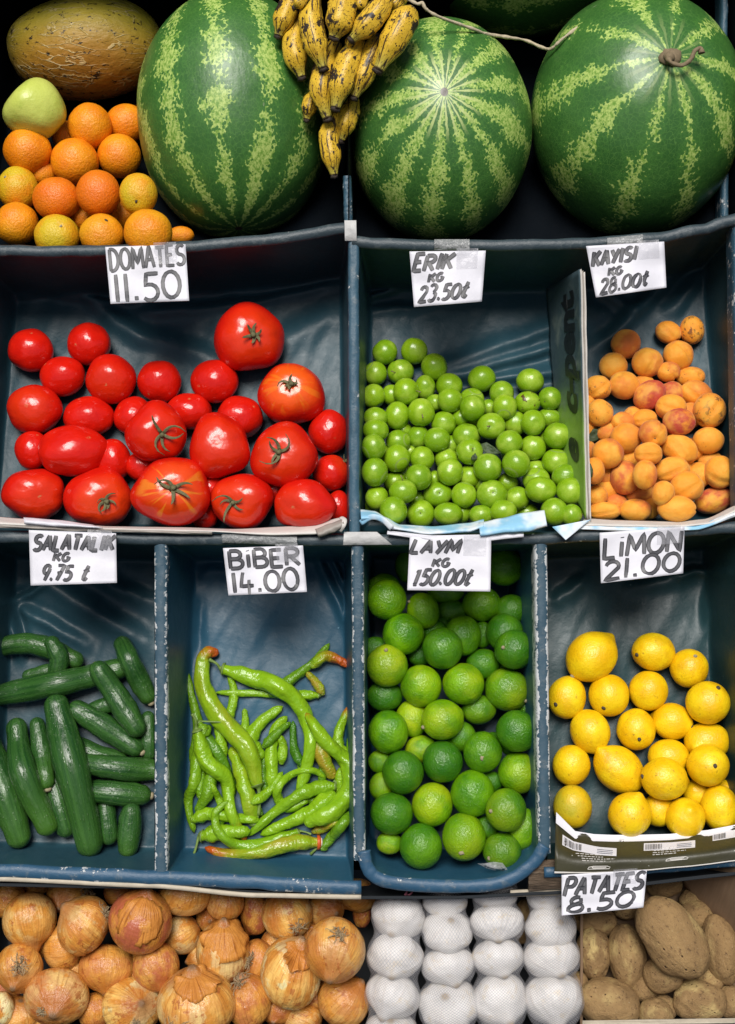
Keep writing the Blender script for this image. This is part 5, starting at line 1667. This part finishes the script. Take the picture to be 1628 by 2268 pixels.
# ------------------------------------------------------------------ paper, price cards, partition, small things
def arc(cx, cy, rx, ry, a0, a1, n=9):
    return [(cx + rx * math.cos(math.radians(lerp(a0, a1, i / n))), cy + ry * math.sin(math.radians(lerp(a0, a1, i / n)))) for i in range(n + 1)]
FONT = {
 'A': [[(0, 0), (.50, 1)], [(.50, 1), (1, 0)], [(.18, .36), (.84, .36)]],
 'B': [[(.05, 0), (.05, 1)], [(.05, 1), (.5, 1)] + arc(.5, .77, .36, .23, 80, -90, 7) + [(.1, .54)], [(.1, .54), (.55, .54)] + arc(.55, .27, .42, .27, 80, -90, 7) + [(.05, 0)]],
 'D': [[(.05, 1), (.05, 0)], [(.0, 1)] + arc(.25, .5, .72, .5, 85, -85, 10) + [(.02, 0)]],
 'E': [[(.95, 1), (.05, 1), (.05, 0), (1, 0)], [(.05, .52), (.75, .52)]],
 'G': [arc(.52, .5, .48, .5, 50, 330, 11) + [(.97, .45), (.55, .45)]],
 'I': [[(.5, 1), (.5, 0)]],
 'J': [[(.5, .74), (.5, 0)], [(.48, .97), (.52, .93)]],
 'K': [[(.05, 1), (.05, 0)], [(.92, 1), (.10, .45)], [(.30, .58), (1, 0)]],
 'L': [[(.05, 1), (.05, 0), (.95, 0)]],
 'M': [[(0, 0), (.10, 1), (.48, .25), (.90, 1), (1, 0)]],
 'N': [[(.03, 0), (.03, 1), (.95, 0), (.95, 1)]],
 'O': [arc(.5, .5, .5, .5, 100, 465, 16)],
 'P': [[(.05, 0), (.05, 1)], [(.0, 1), (.5, 1)] + arc(.5, .74, .45, .26, 80, -90, 7) + [(.08, .48)]],
 'R': [[(.05, 0), (.05, 1)], [(.0, 1), (.5, 1)] + arc(.5, .76, .42, .24, 80, -90, 7) + [(.08, .52)], [(.35, .52), (1, 0)]],
 'S': [arc(.52, .76, .42, .24, 35, 250, 8) + arc(.48, .26, .46, .26, 80, -150, 9)],
 'T': [[(0, 1), (1, 1)], [(.5, 1), (.5, 0)]],
 'Y': [[(0, 1), (.48, .48)], [(1, 1), (.35, 0)]],
 '0': [arc(.5, .5, .48, .5, 100, 465, 16)],
 '1': [[(.5, 1), (.5, 0)]],
 'l': [[(.25, .78), (.55, 1), (.55, 0)], [(.2, 0), (.9, 0)]],
 '2': [arc(.48, .72, .42, .28, 165, -20, 8) + [(.05, .02), (1, .04)]],
 '3': [arc(.45, .76, .40, .24, 150, -80, 8), arc(.45, .27, .48, .27, 85, -150, 9)],
 '4': [[(.30, 1), (.08, .32), (1, .32)], [(.70, .62), (.66, -.10)]],
 '5': [[(1, 1), (.28, 1), (.18, .56)] + arc(.45, .30, .50, .30, 100, -140, 9)],
 '7': [[(.05, 1), (.95, 1), (.40, 0)], [(.22, .48), (.85, .52)]],
 '8': [arc(.5, .76, .36, .24, 60, 330, 9) + arc(.5, .26, .46, .26, 100, 440, 14) + [(.78, .62), (.72, .92)]],
 '9': [arc(.5, .72, .40, .28, 20, 380, 12) + [(.85, .60), (.55, 0)]],
 't': [[(.62, 1.05), (.30, .25), (.36, .02), (.60, 0), (.85, .18)], [(.10, .60), (.90, .74)]],
 '.': [[(.15, .07), (.50, .07), (.85, .07)], [(.5, .15), (.5, .0)]],
}
WIDE = {'I': .40, 'J': .32, '1': .35, '.': .35, 'M': 1.25, 'N': 1.0, 't': .85, 'l': .7, 'L': .85, 'E': .85, 'O': 1.1, '0': 1.1}

def ribbon(mb, pts3, normal, w):
    vs_, lo, fs = [], [], []
    n = len(pts3)
    for i, p in enumerate(pts3):
        t = (pts3[min(i + 1, n - 1)] - pts3[max(i - 1, 0)])
        if t.length < 1e-9: t = Vector((1, 0, 0))
        s_ = t.normalized().cross(normal).normalized() * (w / 2 * (.82 if i in (0, n - 1) else 1))
        for a in (0, .5, 1): vs_.append(p + s_ * (2 * a - 1)); lo.append((a, i / max(1, n - 1), 0))
    for i in range(n - 1):
        for q in (0, 1): k = i * 3 + q; fs.append((k, k + 1, k + 4, k + 3))
    mb.add(vs_, fs, lo)

def price_card(quad, lines, label, w=.016, curl=.004, lean=.006, stroke=7.2, seed=0, wrinkle=.0014):
    curl *= (1.6, -1.1, 1.4, -1.5, 1.2)[seed % 5]
    def fn(a, b, h=0.0):
        x = lerp(lerp(quad[0][0], quad[1][0], a), lerp(quad[3][0], quad[2][0], a), b)
        y = lerp(lerp(quad[0][1], quad[1][1], a), lerp(quad[3][1], quad[2][1], a), b)
        ww = w + curl * math.cos(PI * (a - .5) * 2) * b + lean * b * b + wrinkle * noise.noise(Vector((a * 3 + seed, b * 3, 0))) * 2 + h
        return P(x, y, ww)
    mb = MB(); mb.grid(lambda a, b: fn(a, 1 - b), 24, 18)
    card = mb.build('price_card', MAT['paper'], solid=.0005)
    tag(card, label, 'price card', 'handwritten price cards')
    ink = MB(); rnd = random.Random(seed)
    for li in lines:
        text, x0, y0, x1, y1 = li[:5]; slant = li[5] if len(li) > 5 else 0.0; rise = li[6] if len(li) > 6 else 0.0; sw = li[7] if len(li) > 7 else stroke
        wd = [WIDE.get(c, 1.0) for c in text]; gap = .24
        tot = sum(wd) + gap * (len(text) - 1); pos = 0.0
        for c, wc in zip(text, wd):
            if c != ' ':
                jy, js = rnd.uniform(-.03, .03), rnd.uniform(.95, 1.05)
                for st in FONT[c]:
                    pts = []
                    dense = []
                    for (p, q) in zip(st, st[1:]):
                        L = math.hypot(q[0] - p[0], q[1] - p[1]); m = max(1, int(L / .12))
                        dense += [(lerp(p[0], q[0], i / m), lerp(p[1], q[1], i / m)) for i in range(m)]
                    dense.append(st[-1])
                    for gx, gy in dense:
                        fx = (pos + gx * wc) / tot; fy = gy * js + jy
                        a = lerp(x0, x1, fx) + slant * (fy - .5) * (y1 - y0); b = lerp(y1, y0, fy) - rise * fx
                        pts.append(fn(a, b, .0009))
                    ribbon(ink, pts, Vector((0, 0, 1)), sw * 1.18 * S)
            pos += wc + gap
    ink.build('lettering', MAT['ink'], card, flat=True)
    t0 = .58 + .10 * rnd.random(); m = MB(); m.grid(lambda a, b: fn(lerp(t0, t0 + .28, a), lerp(.34 + .1 * rnd.random() * 0, -.05, b), .0014), 8, 6)
    m.build('tape', MAT['film'], card)
    return card

price_card([(233, 547), (411, 541), (419, 666), (245, 673)], [('DOMATES', .04, .05, .98, .42, .0, .06, 6.5), ('11.50', .06, .50, .90, .97, .0, .03, 7.5)],
           'white price card reading DOMATES 11.50 hung above the tomatoes', seed=1)
price_card([(907, 557), (1076, 555), (1067, 668), (917, 680)], [('ERIK', .06, .07, .58, .36, .25, .03, 8), ('KG', .24, .42, .44, .57, .2, .02, 6), ('23.50t', .10, .65, .80, .93, .2, .05, 7)],
           'white price card reading ERIK KG 23.50 hung above the green plums', seed=2)
price_card([(1298, 545), (1471, 535), (1476, 637), (1320, 659)], [('KAYISI', .06, .12, .64, .40, .2, .06, 8), ('KG', .24, .46, .42, .61, .2, .01, 6), ('28.00t', .10, .69, .76, .96, .2, .08, 7)],
           'curling white price card reading KAYISI KG 28.00 hung above the apricots', curl=-.006, lean=.010, seed=3)
price_card([(64, 1174), (257, 1181), (259, 1291), (68, 1297)], [('SALATALIK', .06, .08, .98, .36, .16, .02, 8), ('KG', .28, .41, .46, .56, .2, .0, 6), ('9.75 t', .14, .65, .68, .92, .2, .0, 7)],
           'white price card reading SALATALIK KG 9.75 hung above the cucumbers', seed=4)
price_card([(494, 1214), (671, 1208), (680, 1311), (506, 1319)], [('BJBER', .06, .08, .94, .44, .0, .02, 7.5), ('14.00', .06, .52, .90, .96, .0, .03, 7.5)],
           'white price card reading BIBER 14.00 hung above the long peppers', seed=5)
price_card([(908, 1186), (1088, 1192), (1086, 1310), (902, 1307)], [('LAYM', .04, .08, .62, .32, .25, .02, 7.5), ('KG', .30, .42, .50, .56, .2, .01, 6), ('l50.00t', .08, .63, .78, .90, .22, .02, 7)],
           'white price card reading LAYM KG 150.00 hung over the limes', seed=6)
price_card([(1328, 1180), (1516, 1166), (1513, 1270), (1331, 1292)], [('LJMON', .05, .10, .97, .52, .05, .03, 8), ('21.00', .05, .57, .96, .95, .05, .03, 7.5)],
           'white price card reading LIMON 21.00 hung above the lemons', seed=7)
price_card([(1244, 1938), (1433, 1926), (1425, 2010), (1244, 2028)], [('PATATES', .05, .10, .98, .52, .12, .03, 8), ('8.50', .08, .56, .88, .95, .1, .03, 7.5)],
           'white price card reading PATATES 8.50 hung above the potatoes', w=.02, seed=8, wrinkle=.0016)

def sheet(top, bot, w_top, w_bot, mat, name, parent=None, origin=None, bulge=.006, seed=0, n=70, th=.0006):
    x0t, x1t, x0b, x1b = top[0][0], top[-1][0], bot[0][0], bot[-1][0]
    def fn(a, b):
        xt, xb = lerp(x0t, x1t, a), lerp(x0b, x1b, a)
        yt, yb = poly(top, xt), poly(bot, xb)
        w = lerp(w_top, w_bot, smooth(0, 1, b)) + bulge * math.sin(PI * b) + .0025 * noise.noise(Vector((a * 9 + seed, b * 2, seed)))
        return P(lerp(xt, xb, b), lerp(yt, yb, b), w)
    mb = MB(); mb.grid(lambda a, b: fn(a, 1 - b), n, 10)
    return mb.build(name, MAT[mat], parent, origin=origin, solid=th)

# newspaper under the tomatoes
o = P(400, 1165, .01)
np_ = root('newspaper_liner', o); tag(np_, 'folded newsprint edge under the tomatoes, its end curled at the divider', 'newspaper', 'paper lining the bins')
sheet([(-40, 1142), (50, 1149), (130, 1156), (240, 1166), (400, 1168), (520, 1172), (640, 1166), (700, 1158), (758, 1146)], [(-40, 1162), (150, 1168), (300, 1174), (470, 1178), (600, 1186), (700, 1184), (752, 1166)], -.012, .012, 'news', 'sheet', np_, seed=1)
sheet([(52, 1146), (130, 1152), (205, 1162)], [(54, 1160), (130, 1166), (228, 1170)], .008, .018, 'paper', 'sheet', np_, seed=2, n=20)
sheet([(-40, 1160), (200, 1170), (470, 1178)], [(-40, 1168), (200, 1177), (470, 1184)], .012, .012, 'news_grey', 'sheet', np_, seed=3, bulge=.002)
sheet([(698, 1172), (730, 1160), (760, 1150)], [(706, 1190), (738, 1180), (764, 1166)], .010, .016, 'news_grey', 'sheet', np_, seed=4, n=16)
mb = MB(); mb.tube(catmull([P(752, 1176, .012), P(760, 1164, .018), P(763, 1152, .014), P(756, 1146, .006)], 5), .0035, 10, flat=.4); mb.build('curl', MAT['news'], np_)
# blue printed paper under the plums
np2 = root('newspaper_liner', P(1000, 1165, .01)); tag(np2, 'blue and white printed paper folded over the rim in front of the green plums', 'newspaper', 'paper lining the bins')
sheet([(798, 1128), (830, 1132), (856, 1146), (885, 1162), (960, 1166), (1040, 1158), (1072, 1150)], [(800, 1152), (830, 1150), (870, 1172), (950, 1184), (1040, 1178), (1072, 1168)], -.010, .012, 'news_blue', 'sheet', np2, seed=5)
sheet([(1060, 1158), (1110, 1148), (1160, 1136), (1206, 1130)], [(1064, 1188), (1120, 1180), (1170, 1178), (1212, 1166)], .002, .020, 'news_blue', 'sheet', np2, seed=6, n=40)
sheet([(858, 1176), (960, 1186), (1060, 1184), (1160, 1176)], [(857, 1184), (960, 1198), (1060, 1200), (1160, 1190)], .012, .015, 'paper', 'sheet', np2, seed=7, bulge=.002)
mb = MB(); mb.tube(catmull([P(799, 1158, .008), P(822, 1145, .014), P(846, 1150, .018), P(868, 1170, .016)], 6), .004, 10, flat=.35); mb.build('fold', MAT['news_blue'], np2)
# paper under the apricots, one corner hanging over the rim
np3 = root('newspaper_liner', P(1420, 1165, .01)); tag(np3, 'pale paper in front of the apricots with a pointed corner hanging over the rim', 'newspaper', 'paper lining the bins')
sheet([(1296, 1148), (1360, 1152), (1430, 1154), (1500, 1156), (1560, 1150), (1640, 1116)], [(1280, 1166), (1360, 1166), (1430, 1168), (1500, 1168), (1570, 1162), (1640, 1130)], -.014, .008, 'news', 'sheet', np3, seed=8)
sheet([(1295, 1162), (1420, 1166), (1540, 1165), (1640, 1128)], [(1280, 1172), (1420, 1178), (1545, 1174), (1640, 1142)], .006, .010, 'news_blue', 'sheet', np3, seed=9, bulge=.002)
a, b, c_ = P(1223, 1167, .016), P(1310, 1150, .010), P(1253, 1196, .020)
mb = MB(); mb.grid(lambda s_, t: a.lerp(b, s_).lerp(c_, t) + Vector((0, 0, .002 * math.sin(PI * s_) * (1 - t))), 10, 10); mb.build('corner', MAT['news_blue'], np3, solid=.0006)

# standing paper partition between plums and apricots
part = root('folded_paper_sheet', P(1280, 900, -.06)); tag(part, 'standing folded paper partition with big dark letters between plums and apricots', 'partition')
k = M('partition_print', .5); o_ = k.xyz(k.loc()); n1 = k.noise(k.obj(), 30, 5)
c = k.mix(k.step(k.m('ADD', o_[1], k.m('MULTIPLY', n1, .2)), .42, .62), (.20, .34, .05), (.055, .090, .105))
c = k.mix(k.m('MULTIPLY', k.step(n1, .5, .8), .35), c, (.40, .45, .36)); k.base(c); k.bump(n1, .002); MAT['partition'] = k.mat
PT = [(1232, 1230, 600), (1240, 1290, 600)]
def pface(a, b):   # a: back 0 .. front 1; b: bottom 0 .. top 1
    yb = lerp(1040, 1150, a); yt = lerp(640, 596, a)
    xb, xf = lerp(1236, 1210, b), lerp(1298, 1284, b)
    w = lerp(BINS['plums'].floor_at(1230, lerp(1040, 650, b)) + .006, .0, a)
    y = lerp(yb, yt, b)
    xx = lerp(xb, xf, a)
    return P(xx + 4 * noise.noise(Vector((b * 4, a * 2, 1))), y, w)
mb = MB(); mb.grid(pface, 16, 40); mb.build('sheet', MAT['partition'], part, solid=.0006)
for q, (dx, mat) in enumerate(((4, 'news'), (8, 'news_grey'), (12, 'news'))):
    mb = MB(); mb.grid(lambda a, b: pface(a, b) + Vector((dx * S * .9 + .0012 * noise.noise(Vector((b * 9, q, 0))), -.002 * q, .001 * q)), 6, 40); mb.build('sheet', MAT[mat], part, solid=.0005)
def printed(text, bold=.02):
    cu_ = bpy.data.curves.new('lettering', 'FONT'); cu_.body = text; cu_.size = 1; cu_.offset = bold; cu_.resolution_u = 3
    ob = bpy.data.objects.new('lettering_source', cu_); COL.objects.link(ob)
    me = bpy.data.meshes.new_from_object(ob.evaluated_get(bpy.context.evaluated_depsgraph_get()))
    v = [tuple(p.co) for p in me.vertices]; f = [tuple(p.vertices) for p in me.polygons]
    bpy.data.objects.remove(ob); bpy.data.curves.remove(cu_); bpy.data.meshes.remove(me)
    return v, f
MAT['black_print'] = plain('black_print', (.008, .011, .013), .5, .2)
v, f = printed('e  c-pent', .045); xm = max(p[0] for p in v)
mb = MB()
mb.add([pface(lerp(.92, .34, min(1, max(0, p[1] + .25) / 1.0)), lerp(.18, .93, p[0] / xm)) + Vector((-.0012, 0, .0004)) for p in v], f)
mb.build('lettering', MAT['black_print'], part, flat=True)

# printed carton sheet in front of the lemons
ct = root('carton_sheet', P(1430, 1890, .012)); tag(ct, 'olive black printed carton sheet with bar codes folded over the front of the lemon bin', 'carton sheet')
k = M('olive_print', .45); n1 = k.noise(k.obj(), 22, 5); c = k.mix(n1, (.018, .017, .008), (.060, .056, .024)); c = k.mix(k.step(k.noise(k.obj(), 180, 3), .72, .75), c, (.4, .4, .36)); k.base(c); k.bump(n1, .002); MAT['olive'] = k.mat
TOPC = [(1232, 1800), (1242, 1822), (1275, 1842), (1330, 1850), (1400, 1850), (1480, 1848), (1560, 1840), (1660, 1822)]
BOTC = [(1228, 1934), (1330, 1934), (1420, 1929), (1520, 1920), (1660, 1904)]
def cface(a, b, h=0.0):
    xt, xb = lerp(1232, 1660, a), lerp(1228, 1660, a)
    y = lerp(poly(TOPC, xt), poly(BOTC, xb), b)
    return P(lerp(xt, xb, b), y, lerp(-.028, .016, smooth(0, .75, b)) + .0015 * noise.noise(Vector((a * 6, b * 3, 2))) + h)
mb = MB(); mb.grid(lambda a, b: cface(a, 1 - b), 60, 16); mb.build('sheet', MAT['olive'], ct, solid=.001)
def on_sheet(a0, b0, a1, b1, h, mat, name, tilt=0.0, parent=ct, n=10):
    m = MB(); m.grid(lambda s_, t: cface(lerp(a0, a1, s_), lerp(b1, b0, t) + tilt * s_, h), n, 3); return m.build(name, MAT[mat], parent)
on_sheet(.0, -.01, .98, .17, .0008, 'paper', 'white_band')
on_sheet(.0, .97, 1, 1.0, .0010, 'news', 'white_edge')
for a0, a1, b0, tilt in ((.035, .315, .22, .13), (.455, .72, .23, .02), (.81, .99, .12, .02)):
    lab = on_sheet(a0, b0, a1, b0 + .21, .0010, 'paper', 'barcode_label', tilt)
    m = MB(); rnd = random.Random(int(a0 * 99)); t = .03
    while t < .36:
        wd = rnd.choice((.006, .010, .016)); s0, s1 = t, t + wd
        f0, f1 = lerp(a0, a1, s0), lerp(a0, a1, s1)
        m.add([cface(f0, b0 + .18 + tilt * s0, .0016), cface(f1, b0 + .18 + tilt * s1, .0016), cface(f1, b0 + .03 + tilt * s1, .0016), cface(f0, b0 + .03 + tilt * s0, .0016)], [(0, 1, 2, 3)])
        t += wd + rnd.choice((.006, .010, .014))
    m.build('bars', MAT['ink'], lab, flat=True)
    m = MB()
    for q in range(3):
        ribbon(m, [cface(lerp(a0, a1, s_), b0 + .07 + .045 * q + tilt * s_, .0016) for s_ in (.64, .78, .93)], Vector((0, 0, 1)), 1.6 * S)
    m.build('small_print', MAT['ink'], lab, flat=True)
m = MB(); rnd = random.Random(5)
for ca, cb in ((.20, .52), (.60, .40)):
    for q in range(4):
        a0 = ca - .10 + .02 * (q > 1) + rnd.uniform(-.02, .02); L = (.20, .13, .17, .12)[q]; t = a0
        while t < a0 + L:
            e = min(a0 + L, t + rnd.uniform(.008, .022)); bb = cb + .055 * q
            ribbon(m, [cface(t, bb, .0013), cface(e, bb, .0013)], Vector((0, 0, 1)), 1.7 * S); t = e + .005
    ox, oy = ca + .02, cb + .30
    for ln in ([(-.05, .08), (-.045, .03), (-.02, 0), (.05, 0), (.065, .03), (.06, .07), (-.05, .08)], [(-.03, .03), (.045, .03), (.03, .06), (-.02, .06), (-.03, .03)]):
        ribbon(m, [cface(ox + x, oy + y, .0013) for x, y in ln], Vector((0, 0, 1)), 1.5 * S)
m.build('white_print', MAT['news'], ct, flat=True)

# dry leaves
def leaf(name, pts, label, seed):
    """a crumpled leaf: outline in picture units with depth"""
    cx_ = sum(p[0] for p in pts) / len(pts); cy_ = sum(p[1] for p in pts) / len(pts); w = pts[0][2]
    mb = MB(); n = len(pts); rings = 4; vs_ = [P(cx_, cy_, w + .004)]; fs = []
    for j in range(1, rings + 1):
        for i, (x, y, ww) in enumerate(pts):
            t = j / rings
            vs_.append(P(lerp(cx_, x, t), lerp(cy_, y, t), lerp(w + .004, ww, t) + .004 * noise.noise(Vector((x * .05, y * .05, t * 3 + seed)))))
    for i in range(n): fs.append((0, 1 + i, 1 + (i + 1) % n))
    for j in range(rings - 1):
        for i in range(n): fs.append((1 + j * n + i, 1 + (j + 1) * n + i, 1 + (j + 1) * n + (i + 1) % n, 1 + j * n + (i + 1) % n))
    mb.add(vs_, fs); tag(mb.build(name, MAT['leaf'], solid=.0006), label, 'leaf')
def zd(L, w): return [(ZD[0] + x * Z, ZD[1] + y * Z, w + .003 * ((i * 7) % 3 - 1)) for i, (x, y) in enumerate(L)]
def top_w(items, x, y):
    return max([q.w + math.sqrt(max(0, q.r ** 2 - (math.hypot(q.x - x, q.y - y) * S) ** 2)) for q in items if math.hypot(q.x - x, q.y - y) * S < q.r] or [-.06])
leaf('dry_leaf', zd([(972, 915), (985, 870), (1000, 850), (1020, 845), (1030, 810), (1046, 812), (1040, 850), (1050, 872), (1080, 888), (1040, 890), (1010, 905)], top_w(APR, 1320, 958) + .004), 'crumpled dark dry leaf on the apricots by the partition, upper of two', 1)
leaf('dry_leaf', zd([(975, 1005), (990, 1002), (1000, 1030), (998, 1060), (980, 1075), (973, 1040)], top_w(APR, 1303, 1042) + .006), 'small dark leaf pressed between an apricot and the partition, lower of two', 2)
leaf('dry_leaf', zd([(505, 915), (530, 908), (565, 930), (595, 955), (570, 962), (530, 958), (508, 940)], top_w(PLU, 1085, 995) + .003), 'dark curled leaf lying among the green plums', 3)
leaf('leaf_scrap', zd([(462, 965), (480, 955), (490, 975), (475, 995), (462, 985)], top_w(PLU, 1050, 1012) + .002), 'tiny dark leaf scrap stuck to the bitten looking plum', 4)
# torn plastic by the lowest lime
w = -.03
mb = MB(); pl = [P(ZF[0] + x * Z, ZF[1] + y * Z, w + dw) for x, y, dw in ((490, 1492, 0), (520, 1490, .006), (560, 1482, .012), (600, 1488, .012), (635, 1535, .004), (600, 1520, .010), (570, 1525, .006), (530, 1510, .004))]
ctr = sum(pl, Vector()) / len(pl) + Vector((0, 0, .008)); vs_ = [ctr]; fs = []
for j in (1, 2, 3):
    vs_ += [ctr.lerp(p, j / 3) + Vector((0, 0, .004 * noise.noise(p * 300 + Vector((j, 0, 0))))) for p in pl]
n = len(pl)
for i in range(n): fs.append((0, 1 + i, 1 + (i + 1) % n))
for j in (0, 1):
    for i in range(n): fs.append((1 + j * n + i, 1 + (j + 1) * n + i, 1 + (j + 1) * n + (i + 1) % n, 1 + j * n + (i + 1) % n))
mb.add(vs_, fs); tag(mb.build('plastic_scrap', MAT['plastic']), 'torn clear plastic scrap at the foot of the lowest lime', 'plastic scrap')
bpy.context.view_layer.update()
